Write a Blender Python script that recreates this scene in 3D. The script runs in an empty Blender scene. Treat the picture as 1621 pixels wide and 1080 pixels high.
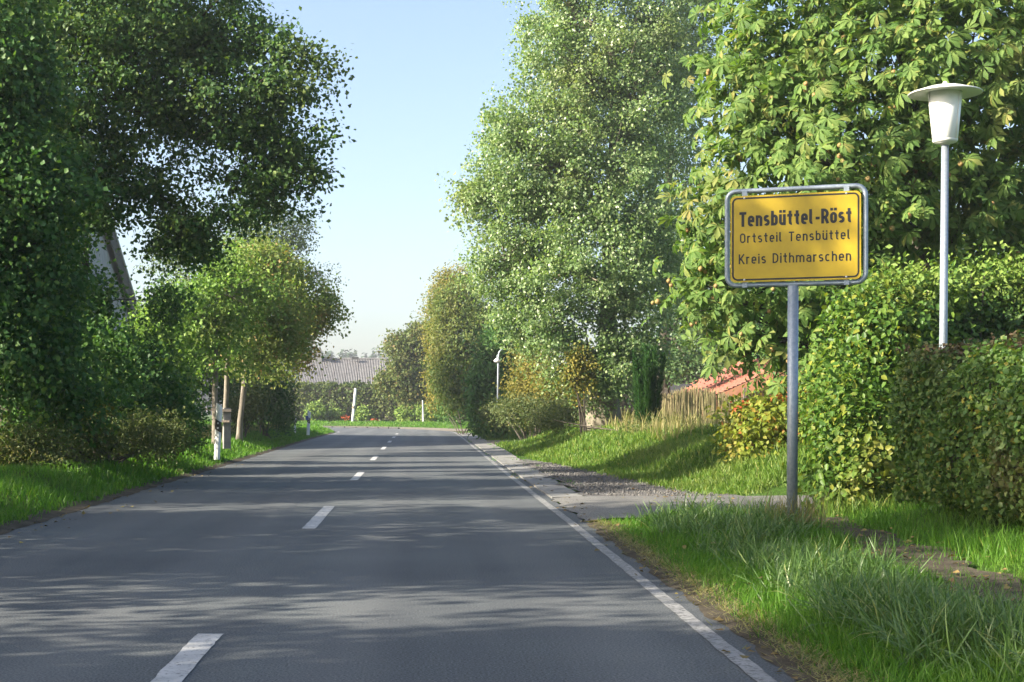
import bpy, math, random
import numpy as np
from mathutils import Vector

rng = np.random.default_rng(11)
random.seed(11)
R = math.radians
sc = bpy.context.scene
col = sc.collection

# ------------------------------------------------------------------ camera, sky, sun, exposure
F, VX, VY, H = 2400.0, 660.0, 653.0, 1.28          # focal length and vanishing point in photo pixels, eye height
cam = bpy.data.cameras.new('camera'); cam_o = bpy.data.objects.new('camera', cam); col.objects.link(cam_o)
cam.sensor_width = 36; cam.lens = 36 * F / 1621
cam.shift_x = (810.5 - VX) / 1621; cam.shift_y = (VY - 540) / 1621
cam_o.location = (0, 0, H); cam_o.rotation_euler = (R(90), 0, 0)
cam.clip_start = 0.1; cam.clip_end = 5000
sc.camera = cam_o

SUN_EL, SUN_AZ = R(26), R(16)                      # azimuth: degrees behind the straight-left direction
to_sun = Vector((-math.cos(SUN_AZ) * math.cos(SUN_EL), -math.sin(SUN_AZ) * math.cos(SUN_EL), math.sin(SUN_EL)))
w = bpy.data.worlds.new('World'); sc.world = w; w.use_nodes = True
nt = w.node_tree; bg = nt.nodes['Background']
sky = nt.nodes.new('ShaderNodeTexSky'); sky.sky_type = 'NISHITA'; sky.sun_disc = False
sky.sun_elevation = SUN_EL
sky.sun_rotation = math.atan2(to_sun.x, to_sun.y)
sky.air_density = .8; sky.dust_density = 2.7; sky.ozone_density = .4
nt.links.new(sky.outputs[0], bg.inputs[0]); bg.inputs[1].default_value = 0.104
sun = bpy.data.lights.new('sun', 'SUN'); sun.energy = 5.0; sun.angle = R(0.55); sun.color = (1.0, 0.90, 0.74)
sun_o = bpy.data.objects.new('sun', sun); col.objects.link(sun_o)
sun_o.rotation_euler = to_sun.to_track_quat('Z', 'Y').to_euler()
sc.view_settings.view_transform = 'Standard'; sc.view_settings.look = 'None'
sc.view_settings.gamma = 1; sc.view_settings.use_curve_mapping = False
sc.view_settings.exposure = 1.7
sc.cycles.max_bounces = 5; sc.cycles.transmission_bounces = 4; sc.cycles.diffuse_bounces = 3; sc.cycles.volume_bounces = 0

def at(u, v, Y):
    return np.array([(u - VX) * Y / F, Y, H + (VY - v) * Y / F])

# ------------------------------------------------------------------ helpers
def tag(o, label=None, cat=None, group=None, kind=None):
    if label: o['label'] = label
    if cat: o['category'] = cat
    if group: o['group'] = group
    if kind: o['kind'] = kind
    return o
def empty(name, loc=(0, 0, 0), label=None, cat=None, group=None):
    o = bpy.data.objects.new(name, None); o.location = loc; o.empty_display_size = .2
    col.objects.link(o); return tag(o, label, cat, group)
def link(name, me, mat, parent=None):
    o = bpy.data.objects.new(name, me); col.objects.link(o)
    if mat is not None and len(me.materials) == 0: me.materials.append(mat)
    if parent is not None:
        o.parent = parent
        o.matrix_parent_inverse = parent.matrix_basis.inverted()
    return o

def raw_mesh(name, V, loops, starts, totals, uv=None, smooth=False):
    me = bpy.data.meshes.new(name)
    me.vertices.add(len(V)); me.vertices.foreach_set('co', np.ascontiguousarray(V, dtype=np.float32).ravel())
    me.loops.add(len(loops)); me.loops.foreach_set('vertex_index', np.ascontiguousarray(loops, dtype=np.int32))
    me.polygons.add(len(starts)); me.polygons.foreach_set('loop_start', np.ascontiguousarray(starts, dtype=np.int32))
    try: me.polygons.foreach_set('loop_total', np.ascontiguousarray(totals, dtype=np.int32))
    except Exception: pass
    if uv is not None:
        l = me.uv_layers.new(name='UVMap'); l.data.foreach_set('uv', np.ascontiguousarray(uv, dtype=np.float32).ravel())
    me.update(calc_edges=True)
    if smooth: me.polygons.foreach_set('use_smooth', np.ones(len(starts), dtype=bool))
    return me

class MB:
    """collects polygons for one mesh"""
    def __init__(s): s.v = []; s.f = []; s.n = 0
    def add(s, verts, faces):
        s.v.append(np.asarray(verts, float)); s.f += [tuple(i + s.n for i in f) for f in faces]; s.n += len(verts); return s
    def box(s, c, d, rz=0, rx=0, ry=0, taper=1):
        x, y, z = d[0] / 2, d[1] / 2, d[2] / 2
        P = np.array([(-x, -y, -z), (x, -y, -z), (x, y, -z), (-x, y, -z), (-x * taper, -y * taper, z), (x * taper, -y * taper, z), (x * taper, y * taper, z), (-x * taper, y * taper, z)])
        if rx: P = P @ np.array([[1, 0, 0], [0, math.cos(rx), math.sin(rx)], [0, -math.sin(rx), math.cos(rx)]])
        if ry: P = P @ np.array([[math.cos(ry), 0, -math.sin(ry)], [0, 1, 0], [math.sin(ry), 0, math.cos(ry)]])
        if rz: P = P @ np.array([[math.cos(rz), math.sin(rz), 0], [-math.sin(rz), math.cos(rz), 0], [0, 0, 1]])
        return s.add(P + np.array(c), [(0, 3, 2, 1), (4, 5, 6, 7), (0, 1, 5, 4), (1, 2, 6, 5), (2, 3, 7, 6), (3, 0, 4, 7)])
    def tube(s, pts, rad, n=7, closed=False, cap=True):
        pts = np.asarray(pts, float); m = len(pts)
        rad = np.broadcast_to(np.asarray(rad, float), (m,))
        if closed: T = np.roll(pts, -1, 0) - np.roll(pts, 1, 0)
        else: T = np.gradient(pts, axis=0)
        T /= np.linalg.norm(T, axis=1)[:, None] + 1e-9
        up = np.array([0.3, 0.2, 1.0]) if abs(T[0][2]) < .8 else np.array([1.0, 0.1, 0])
        u = np.cross(T[0], up); u /= np.linalg.norm(u); V = []
        for i in range(m):
            u = u - T[i] * (u @ T[i]); u /= np.linalg.norm(u) + 1e-9; b = np.cross(T[i], u)
            a = np.arange(n) * 2 * math.pi / n
            V.append(pts[i] + rad[i] * (np.cos(a)[:, None] * u + np.sin(a)[:, None] * b))
        fs = []
        for i in range(m if closed else m - 1):
            j = (i + 1) % m
            for k in range(n): fs.append((i * n + k, i * n + (k + 1) % n, j * n + (k + 1) % n, j * n + k))
        if cap and not closed: fs += [tuple(range(n - 1, -1, -1)), tuple((m - 1) * n + k for k in range(n))]
        return s.add(np.concatenate(V), fs)
    def lathe(s, prof, c=(0, 0, 0), n=24):
        a = np.arange(n) * 2 * math.pi / n; V = []; fs = []
        for r, z in prof: V.append(np.stack([r * np.cos(a) + c[0], r * np.sin(a) + c[1], np.full(n, z + c[2])], 1))
        for i in range(len(prof) - 1):
            for k in range(n): fs.append((i * n + k, i * n + (k + 1) % n, (i + 1) * n + (k + 1) % n, (i + 1) * n + k))
        return s.add(np.concatenate(V), fs)
    def mesh(s, name, smooth=False):
        me = bpy.data.meshes.new(name)
        me.from_pydata(np.concatenate(s.v).tolist() if s.v else [], [], s.f); me.update()
        if smooth: me.polygons.foreach_set('use_smooth', np.ones(len(me.polygons), dtype=bool))
        return me
    def build(s, name, mat, parent=None, smooth=False):
        return link(name, s.mesh(name, smooth), mat, parent)

def unit(a): return a / (np.linalg.norm(a, axis=-1, keepdims=True) + 1e-9)

def bake(name, tmpl, P, A, N, S, W=None, uvs=False):
    """copies of a template (verts x=side, y=along, z=normal) at P, along A, normal N, size S (W widens)"""
    tv, tf, tuv = tmpl
    A = unit(A); N = unit(N - A * np.sum(N * A, 1)[:, None]); B = np.cross(A, N)
    S = np.asarray(S)[:, None, None]; Wd = S if W is None else np.asarray(W)[:, None, None]
    V = P[:, None, :] + tv[None, :, 0, None] * B[:, None, :] * Wd + tv[None, :, 1, None] * A[:, None, :] * S + tv[None, :, 2, None] * N[:, None, :] * S
    m, k = len(P), len(tv)
    lt = np.concatenate([np.array(f) for f in tf]); tot = np.array([len(f) for f in tf])
    loops = (lt[None] + (np.arange(m) * k)[:, None]).ravel(); totals = np.tile(tot, m)
    starts = np.concatenate([[0], np.cumsum(totals)[:-1]])
    uv = np.tile(tuv[lt], (m, 1)) if uvs else None
    return raw_mesh(name, V.reshape(-1, 3), loops, starts, totals, uv)

def T(v, f): v = np.array(v, float); return (v, f, v[:, :2].copy())
LEAF = T([(0, 0, 0), (.30, .45, .07), (0, 1, -.05), (-.30, .45, .07)], [(0, 1, 2), (0, 2, 3)])
LEAFB = T([(0, 0, 0), (.42, .40, .09), (0, 1, -.10), (-.42, .40, .09)], [(0, 1, 2), (0, 2, 3)])
OVAL = T([(0, 0, 0), (.34, .28, .08), (.28, .68, .06), (0, 1, -.12), (-.28, .68, .06), (-.34, .28, .08)], [(0, 1, 2, 3), (0, 3, 4, 5)])
OAKL = T([(0, 0, 0), (.40, .50, .09), (.04, 1, -.07), (-.34, .62, .07)], [(0, 1, 2), (0, 2, 3)])
NEEDLE = T([(-.16, 0, 0), (.16, 0, 0), (.09, .6, .06), (0, 1, -.02), (-.09, .6, .06)], [(0, 1, 2, 3, 4)])
def palmate(droop=.25, light=False):
    V, Fc, UV = [], [], []
    for k, a in enumerate((-118, -78, -38, 0, 38, 78, 118)):
        L = (.56, .78, .94, 1.0, .94, .78, .56)[k] * random.uniform(.93, 1.05); wd = L * .20; a = R(a + random.uniform(-5, 5)); b = len(V)
        tw = random.uniform(-.05, .05)
        for x, y, z in ((0, .02, 0), (wd * .45, .40, .03), (wd, .74, .05), (0, 1.0, -.02), (-wd, .74, .05), (-wd * .45, .40, .03), (0, .42, -.01), (0, .74, -.01)):
            yy = y * L; zz = z * L + .06 * math.sin(y * 2.6) - droop * y * y * L + tw * x * 4 * y
            V.append((x * math.cos(a) + yy * math.sin(a), -x * math.sin(a) + yy * math.cos(a), zz)); UV.append((x / wd, y))
        if light:
            del V[b:], UV[b:]
            for x, y, z in ((0, .02, 0), (wd * 1.05, .68, .05), (0, 1.0, -.02), (-wd * 1.05, .68, .05)):
                yy = y * L; zz = z * L + .06 * math.sin(y * 2.6) - droop * y * y * L + tw * x * 4 * y
                V.append((x * math.cos(a) + yy * math.sin(a), -x * math.sin(a) + yy * math.cos(a), zz)); UV.append((x / wd, y))
            Fc += [(b, b + 1, b + 2), (b, b + 2, b + 3)]; continue
        Fc += [tuple(b + i for i in f) for f in ((0, 1, 6), (1, 2, 7, 6), (2, 3, 7), (3, 4, 7), (4, 5, 6, 7), (5, 0, 6))]
    return (np.array(V), Fc, np.array(UV))
PALM = [palmate(d) for d in (.22, .42, .68)]
PALML = [palmate(d, True) for d in (.25, .5)]
def blade(bend, segs=3):
    V = []
    for i in range(segs):
        t = i / segs; wd = .5 * (1 - .35 * t)
        y, z = math.sin(bend * t) / max(bend, 1e-3), (1 - math.cos(bend * t)) / max(bend, 1e-3)
        V += [(-wd, y, z), (wd, y, z)]
    V.append((0, math.sin(bend) / bend, (1 - math.cos(bend)) / bend))
    fs = [(2 * i, 2 * i + 1, 2 * i + 3, 2 * i + 2) for i in range(segs - 1)] + [(2 * segs - 2, 2 * segs - 1, 2 * segs)]
    return T(V, fs)

# ------------------------------------------------------------------ materials
def new_mat(name):
    m = bpy.data.materials.new(name); m.use_nodes = True
    n = m.node_tree.nodes; return m, n, m.node_tree.links, n['Principled BSDF']
def ramp(n, cols, pos=None, interp='LINEAR'):
    r = n.new('ShaderNodeValToRGB'); e = r.color_ramp.elements; r.color_ramp.interpolation = interp
    pos = pos or [i / max(1, len(cols) - 1) for i in range(len(cols))]
    while len(e) < len(cols): e.new(.5)
    for el, c, p in zip(e, cols, pos): el.position = p; el.color = (*c, 1) if len(c) == 3 else c
    return r
def noise(n, l, scale, detail=4, rough=.55, vec=None):
    t = n.new('ShaderNodeTexNoise'); t.inputs['Scale'].default_value = scale; t.inputs['Detail'].default_value = detail; t.inputs['Roughness'].default_value = rough
    if vec is None:
        g = n.new('ShaderNodeNewGeometry'); vec = g.outputs['Position']
    l.new(vec, t.inputs['Vector']); return t
def mixc(n, l, fac, a, b, mode='MIX'):
    m = n.new('ShaderNodeMix'); m.data_type = 'RGBA'; m.blend_type = mode
    for sock, val in ((m.inputs[0], fac), (m.inputs[6], a), (m.inputs[7], b)):
        if hasattr(val, 'links'): l.new(val, sock)
        elif isinstance(val, (int, float)): sock.default_value = val
        else: sock.default_value = (*val, 1)
    return m.outputs[2]
def math_(n, l, op, a, b=None):
    m = n.new('ShaderNodeMath'); m.operation = op
    for i, val in enumerate((a, b)):
        if val is None: continue
        if hasattr(val, 'links'): l.new(val, m.inputs[i])
        else: m.inputs[i].default_value = val
    return m.outputs[0]
def bump(n, l, b, h, strength=.4, dist=.02):
    k = n.new('ShaderNodeBump'); k.inputs['Strength'].default_value = strength; k.inputs['Distance'].default_value = dist
    l.new(h, k.inputs['Height']); l.new(k.outputs[0], b.inputs['Normal'])

def leaf_mat(name, cols, pos=None, trans=.30, rough=.52, spec=.2, patch=None, dry=False, pscale=.55, pamt=(.52, .72), veins=False, tint=(1.25, 1.35, .55)):
    if not dry: cols = [(r * 1.0, g_ * 1.02, b_ * .78) for r, g_, b_ in cols]
    m, n, l, b = new_mat(name)
    g = n.new('ShaderNodeNewGeometry'); oi = n.new('ShaderNodeObjectInfo')
    f = math_(n, l, 'FRACT', math_(n, l, 'ADD', g.outputs['Random Per Island'], oi.outputs['Random']))
    c = ramp(n, cols, pos); l.new(f, c.inputs[0]); c = c.outputs[0]
    if patch:
        t = noise(n, l, pscale, 3); r = ramp(n, [(0, 0, 0), (1, 1, 1)], list(pamt)); l.new(t.outputs[0], r.inputs[0])
        j = math_(n, l, 'MULTIPLY', r.outputs[0], math_(n, l, 'ADD', .35, f)); c = mixc(n, l, j, c, patch)
    if veins:
        uv = n.new('ShaderNodeUVMap'); s = n.new('ShaderNodeSeparateXYZ'); l.new(uv.outputs[0], s.inputs[0])
        ax = math_(n, l, 'ABSOLUTE', s.outputs[0])
        wv = math_(n, l, 'SINE', math_(n, l, 'MULTIPLY', math_(n, l, 'SUBTRACT', s.outputs[1], math_(n, l, 'MULTIPLY', ax, .13)), 70))
        mid = math_(n, l, 'LESS_THAN', ax, .07)
        vv = math_(n, l, 'MAXIMUM', math_(n, l, 'MULTIPLY', math_(n, l, 'GREATER_THAN', wv, .8), .55), mid)
        c = mixc(n, l, math_(n, l, 'MULTIPLY', vv, .28), c, (.30, .36, .12))
        bump(n, l, b, wv, .35, .006)
    l.new(c, b.inputs['Base Color']); b.inputs['Roughness'].default_value = rough; b.inputs['Specular IOR Level'].default_value = spec
    tr = n.new('ShaderNodeBsdfTranslucent'); l.new(mixc(n, l, 1.0, c, tint, 'MULTIPLY'), tr.inputs[0])
    mx = n.new('ShaderNodeMixShader'); mx.inputs[0].default_value = trans
    l.new(b.outputs[0], mx.inputs[1]); l.new(tr.outputs[0], mx.inputs[2]); l.new(mx.outputs[0], n['Material Output'].inputs[0])
    return m
def plain(name, colr, rough=.6, metal=0, nscale=0, c2=None, bmp=0, spec=.5, stretch=None):
    m, n, l, b = new_mat(name); b.inputs['Roughness'].default_value = rough; b.inputs['Metallic'].default_value = metal
    b.inputs['Specular IOR Level'].default_value = spec; b.inputs['Base Color'].default_value = (*colr, 1)
    if nscale:
        vec = None
        if stretch:
            g = n.new('ShaderNodeTexCoord'); mp = n.new('ShaderNodeMapping'); mp.inputs['Scale'].default_value = stretch
            l.new(g.outputs['Object'], mp.inputs[0]); vec = mp.outputs[0]
        t = noise(n, l, nscale, 6, .6, vec); r = ramp(n, [colr, c2 or colr], [.35, .68]); l.new(t.outputs[0], r.inputs[0]); l.new(r.outputs[0], b.inputs['Base Color'])
        if bmp: bump(n, l, b, t.outputs[0], bmp, .02)
    return m

M = {}
M['oak'] = leaf_mat('oak_leaf', [(0.044, 0.100, 0.044), (0.067, 0.134, 0.051), (0.092, 0.166, 0.058), (0.154, 0.205, 0.058)], [0, .45, .85, 1], patch=(.13, .16, .045), pscale=.5, trans=.34)
M['elm'] = leaf_mat('understorey_leaf', [(0.034, 0.090, 0.039), (0.057, 0.132, 0.048), (0.086, 0.172, 0.055), (0.149, 0.218, 0.057)], [0, .4, .85, 1], patch=(.11, .18, .045), pscale=.4, trans=.32)
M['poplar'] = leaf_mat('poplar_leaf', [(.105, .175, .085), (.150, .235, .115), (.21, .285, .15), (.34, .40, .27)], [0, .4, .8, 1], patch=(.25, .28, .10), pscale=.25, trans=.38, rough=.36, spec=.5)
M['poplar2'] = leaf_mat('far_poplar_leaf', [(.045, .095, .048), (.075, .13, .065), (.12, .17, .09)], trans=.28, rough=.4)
M['chestnut'] = leaf_mat('chestnut_leaf', [(0.054, 0.121, 0.032), (0.093, 0.172, 0.047), (0.149, 0.223, 0.070), (0.260, 0.260, 0.093)], [0, .42, .87, 1], patch=(.29, .23, .08), pscale=.8, pamt=(.58, .78), trans=.36, veins=True)
M['burr'] = plain('chestnut_burr', (.20, .17, .05), .7, 0, 9, (.27, .13, .05))
M['autumn'] = leaf_mat('autumn_maple_leaf', dry=True, cols=[(.11, .18, .045), (.17, .23, .06), (.22, .24, .08), (.32, .20, .09)], pos=[0, .5, .92, 1], patch=(.34, .20, .11), pscale=.42, pamt=(.56, .76), trans=.38)
M['maple'] = leaf_mat('green_maple_leaf', [(0.089, 0.179, 0.044), (0.138, 0.241, 0.062), (0.207, 0.303, 0.083)], trans=.32, patch=(.20, .21, .06), pscale=.5)
M['birch'] = leaf_mat('pale_birch_leaf', [(0.083, 0.127, 0.066), (0.110, 0.160, 0.083), (0.154, 0.198, 0.094)], trans=.3)
M['gold'] = leaf_mat('golden_leaf', dry=True, cols=[(0.132, 0.143, 0.033), (0.209, 0.198, 0.044), (0.286, 0.231, 0.050)], trans=.32, patch=(.10, .13, .03), pscale=.7)
M['round'] = leaf_mat('beech_leaf', [(0.066, 0.116, 0.037), (0.099, 0.149, 0.042), (0.165, 0.187, 0.050)], trans=.32, patch=(.19, .18, .045), pscale=.3, pamt=(.55, .75))
M['purple'] = leaf_mat('bronze_leaf', [(.070, .105, .040), (.105, .14, .050), (.14, .14, .06), (.17, .11, .06)], [0, .5, .9, 1], trans=.3, patch=(.15, .12, .06), pscale=.3)
M['conifer'] = leaf_mat('conifer_leaf', [(.045, .12, .045), (.075, .165, .055), (.11, .20, .07)], trans=.22, rough=.6)
M['yew'] = leaf_mat('yew_leaf', [(0.022, 0.068, 0.027), (0.038, 0.104, 0.034), (0.068, 0.144, 0.044)], trans=.22, rough=.55)
M['hedge_d'] = leaf_mat('trimmed_hedge_leaf', [(0.062, 0.125, 0.045), (0.100, 0.181, 0.057), (0.150, 0.219, 0.069), (0.300, 0.263, 0.075)], [0, .45, .9, 1], patch=(.14, .135, .06), pscale=.8, pamt=(.54, .70), trans=.34, rough=.4)
M['hedge_b'] = leaf_mat('bronze_tip_leaf', dry=True, cols=[(.085, .060, .035), (.12, .085, .05), (.075, .085, .03)], trans=.25)
M['hedge_g'] = leaf_mat('broad_shrub_leaf', [(0.046, 0.106, 0.026), (0.076, 0.151, 0.034), (0.121, 0.192, 0.042), (0.243, 0.253, 0.050)], [0, .4, .85, 1], patch=(.25, .26, .055), pscale=.9, pamt=(.55, .72), trans=.32, rough=.42)
M['ivy'] = leaf_mat('ivy_leaf', [(.030, .075, .022), (.05, .11, .03), (.10, .16, .045)], trans=.2, rough=.35, patch=(.15, .19, .05))
M['creeper'] = leaf_mat('creeper_leaf', [(0.121, 0.176, 0.033), (0.187, 0.231, 0.044), (0.264, 0.264, 0.055), (0.374, 0.132, 0.055)], [0, .45, .9, 1], patch=(.26, .22, .05), pscale=1.1, trans=.33)
M['red'] = leaf_mat('red_leaf', dry=True, cols=[(.42, .07, .04), (.5, .14, .06), (.3, .06, .03)], trans=.3)
M['rhodo'] = leaf_mat('rhododendron_leaf', [(0.088, 0.165, 0.039), (0.143, 0.220, 0.055), (0.209, 0.275, 0.077)], trans=.25)
M['farhedge'] = leaf_mat('far_hedge_leaf', [(.045, .075, .026), (.07, .105, .034), (.11, .13, .045)], trans=.25, patch=(.13, .15, .04), pscale=.2)
M['bramble'] = leaf_mat('bramble_leaf', [(.055, .085, .035), (.085, .115, .045), (.12, .13, .06)], trans=.28)
M['forest'] = leaf_mat('forest_needle', [(0.022, 0.046, 0.027), (0.034, 0.064, 0.034), (0.049, 0.075, 0.038)], trans=.1)
M['grass'] = leaf_mat('verge_grass', [(.060, .15, .022), (.085, .20, .028), (.12, .25, .036), (.22, .24, .07)], [0, .5, .95, 1], patch=(.13, .22, .04), pscale=.5, trans=.38, rough=.42, tint=(1.15, 1.3, .5))
M['grass_b'] = leaf_mat('bank_grass', [(.070, .14, .030), (.11, .19, .040), (.16, .23, .055), (.30, .28, .11)], [0, .5, .92, 1], patch=(.20, .24, .07), pscale=.45, trans=.38, rough=.45, tint=(1.15, 1.3, .5))
M['grass_c'] = leaf_mat('coarse_grass', [(.070, .135, .050), (.10, .18, .065), (.13, .21, .075), (.30, .29, .13)], [0, .5, .95, 1], patch=(.12, .21, .05), pscale=.7, trans=.32, rough=.4, spec=.5)
M['straw'] = leaf_mat('dry_grass', dry=True, cols=[(.20, .18, .075), (.30, .26, .12), (.15, .19, .05)], trans=.3, rough=.6)
M['dead'] = leaf_mat('dead_leaf', dry=True, cols=[(.16, .10, .045), (.25, .18, .07), (.10, .065, .035), (.28, .24, .08)], trans=.15, rough=.7)
M['bark'] = plain('oak_bark', (.045, .038, .030), .9, 0, 7, (.09, .078, .062), .7, .2, (1, 1, .25))
M['pbark'] = plain('poplar_bark', (.13, .115, .085), .9, 0, 6, (.26, .235, .18), .7, .2, (1, 1, .3))
M['mbark'] = plain('pale_maple_bark', (.13, .115, .092), .88, 0, 8, (.26, .235, .195), .4, .2, (1, 1, .35))
M['twig'] = plain('hedge_twigs', (.022, .020, .014), .95, 0, 12, (.045, .038, .024))
M['galv'] = plain('galvanised_steel', (.26, .31, .36), .5, .55, 30, (.36, .41, .46))
M['white_lamp'] = plain('white_enamel', (.80, .80, .76), .35)
M['opal'] = plain('opal_glass', (.82, .83, .80), .22)
M['yellow'] = plain('yellow_sheeting', (.50, .345, .014), .42, 0, 9, (.44, .30, .014))
M['black'] = plain('black_print', (.012, .012, .012), .45)
M['zinc'] = plain('bolt_zinc', (.5, .5, .5), .35, .8)
M['white'] = plain('weathered_white', (.72, .74, .74), .55, 0, 2, (.66, .68, .68))
M['reflector'] = plain('reflector_disc', (.65, .66, .68), .25)
M['blue'] = plain('blue_reflector', (.02, .05, .32), .35)
M['wood'] = plain('weathered_wood', (.14, .12, .10), .85, 0, 5, (.23, .195, .165), .4, .2, (6, 1, 6))
M['concrete'] = plain('concrete', (.15, .152, .148), .88, 0, 5, (.235, .23, .215), .4)
M['post_grey'] = plain('grey_post', (.15, .152, .148), .9, 0, 6, (.22, .22, .21), .3)
M['wallw'] = plain('white_render', (.36, .37, .37), .88, 0, 2, (.27, .28, .28), .3)
M['dark'] = plain('dark_board', (.030, .030, .032), .7, 0, 9, (.05, .048, .045))
M['roofgrey'] = plain('fibre_cement', (.15, .147, .15), .88, 0, 1.3, (.22, .215, .215), .2)
M['redroof'] = plain('red_roof_tile', (.25, .085, .06), .75, 0, 3, (.32, .12, .085), .2)
M['orangewall'] = plain('red_brick_wall', (.42, .18, .10), .8, 0, 4, (.50, .24, .14), .2)
M['shed'] = plain('blue_grey_cladding', (.03, .045, .06), .9, 0, 2, (.045, .06, .08))
M['reed'] = leaf_mat('reed', dry=True, cols=[(.34, .28, .16), (.42, .35, .20), (.30, .26, .15), (.36, .34, .15)], trans=.1, rough=.8)
M['soil'] = plain('soil', (.10, .075, .05), .95, 0, 8, (.16, .12, .08), .5)

# asphalt
def asphalt(name, a, b_, crack=True):
    m, n, l, b = new_mat(name)
    fine = noise(n, l, 260, 2, .6); r1 = ramp(n, [a, b_], [.33, .70]); l.new(fine.outputs[0], r1.inputs[0])
    big = noise(n, l, .35, 5, .6); r2 = ramp(n, [(.80, .80, .82), (1.12, 1.11, 1.08)], [.35, .65]); l.new(big.outputs[0], r2.inputs[0])
    c = mixc(n, l, 1, r1.outputs[0], r2.outputs[0], 'MULTIPLY')
    mid = noise(n, l, 75, 2, .6); r5 = ramp(n, [(.48, .48, .49), (1.65, 1.64, 1.60)], [.36, .66]); l.new(mid.outputs[0], r5.inputs[0]); c = mixc(n, l, 1, c, r5.outputs[0], 'MULTIPLY')
    chip = noise(n, l, 60, 1); r3 = ramp(n, [(0, 0, 0), (1, 1, 1)], [.70, .74]); l.new(chip.outputs[0], r3.inputs[0])
    c = mixc(n, l, math_(n, l, 'MULTIPLY', r3.outputs[0], .6), c, (.24, .23, .21))
    # lengthwise wheel-track polish and stains
    g = n.new('ShaderNodeNewGeometry'); mp = n.new('ShaderNodeMapping'); mp.inputs['Scale'].default_value = (1.3, .035, 1); l.new(g.outputs['Position'], mp.inputs[0])
    st = noise(n, l, 1.0, 3, .5, mp.outputs[0]); r4 = ramp(n, [(.86, .86, .87), (1.1, 1.1, 1.08)], [.4, .62]); l.new(st.outputs[0], r4.inputs[0])
    c = mixc(n, l, 1, c, r4.outputs[0], 'MULTIPLY')
    sx = n.new('ShaderNodeSeparateXYZ'); l.new(g.outputs['Position'], sx.inputs[0])      # wheel tracks, polished paler
    tr = math_(n, l, 'COSINE', math_(n, l, 'MULTIPLY', math_(n, l, 'SUBTRACT', sx.outputs[0], -.42), 4.3))
    c = mixc(n, l, math_(n, l, 'MULTIPLY', math_(n, l, 'MAXIMUM', tr, 0), .16), c, (.17, .17, .168))
    l.new(c, b.inputs['Base Color']); b.inputs['Roughness'].default_value = .78; b.inputs['Specular IOR Level'].default_value = .35
    bump(n, l, b, noise(n, l, 140, 3, .7).outputs[0], .55, .008)
    return m
M['asphalt'] = asphalt('asphalt', (.061, .071, .079), (.128, .139, .146))
M['asphalt_d'] = asphalt('driveway_asphalt', (.125, .125, .12), (.21, .205, .195))
def paint(name, wear, lo=.34, hi=.50):
    m, n, l, b = new_mat(name)
    t = noise(n, l, 26, 6, .75); r = ramp(n, [(0, 0, 0), (1, 1, 1)], [wear - .04, wear + .05]); l.new(t.outputs[0], r.inputs[0])
    t2 = noise(n, l, 5, 4); r2 = ramp(n, [(lo, lo * 1.02, lo * 1.02), (hi, hi, hi * .98)], [.35, .65]); l.new(t2.outputs[0], r2.inputs[0])
    l.new(mixc(n, l, r.outputs[0], (.095, .097, .098), r2.outputs[0]), b.inputs['Base Color']); b.inputs['Roughness'].default_value = .7
    bump(n, l, b, noise(n, l, 140, 3, .7).outputs[0], .4, .006)
    return m
M['paint'] = paint('road_paint', .40); M['paint_w'] = paint('worn_road_paint', .46, .20, .30)
def ground_mat():
    m, n, l, b = new_mat('verge_ground')
    t = noise(n, l, .6, 6, .65); r = ramp(n, [(.035, .075, .016), (.06, .12, .022), (.085, .13, .03), (.12, .10, .055)], [.3, .48, .62, .8]); l.new(t.outputs[0], r.inputs[0])
    t2 = noise(n, l, 22, 5, .7); r2 = ramp(n, [(.6, .6, .6), (1.25, 1.25, 1.2)], [.3, .7]); l.new(t2.outputs[0], r2.inputs[0])
    l.new(mixc(n, l, 1, r.outputs[0], r2.outputs[0], 'MULTIPLY'), b.inputs['Base Color']); b.inputs['Roughness'].default_value = .95
    b.inputs['Specular IOR Level'].default_value = .1
    bump(n, l, b, t2.outputs[0], .8, .06); return m
M['ground'] = ground_mat()
def dirt_mat(name, cols):
    m, n, l, b = new_mat(name)
    t = noise(n, l, 4, 8, .7); r = ramp(n, cols, [.3, .5, .7]); l.new(t.outputs[0], r.inputs[0])
    t2 = noise(n, l, 60, 3, .7); r2 = ramp(n, [(.6, .6, .6), (1.3, 1.3, 1.3)], [.3, .7]); l.new(t2.outputs[0], r2.inputs[0])
    l.new(mixc(n, l, 1, r.outputs[0], r2.outputs[0], 'MULTIPLY'), b.inputs['Base Color']); b.inputs['Roughness'].default_value = .95; b.inputs['Specular IOR Level'].default_value = .15
    bump(n, l, b, t2.outputs[0], .7, .02); return m
M['dirt'] = dirt_mat('dirt', [(.038, .033, .025), (.075, .064, .047), (.125, .105, .078)])
M['gravel'] = dirt_mat('gravel', [(.08, .078, .075), (.15, .145, .14), (.24, .23, .21)])
M['sand'] = dirt_mat('sandy_gravel', [(.13, .115, .095), (.20, .18, .145), (.26, .235, .19)])

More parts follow.
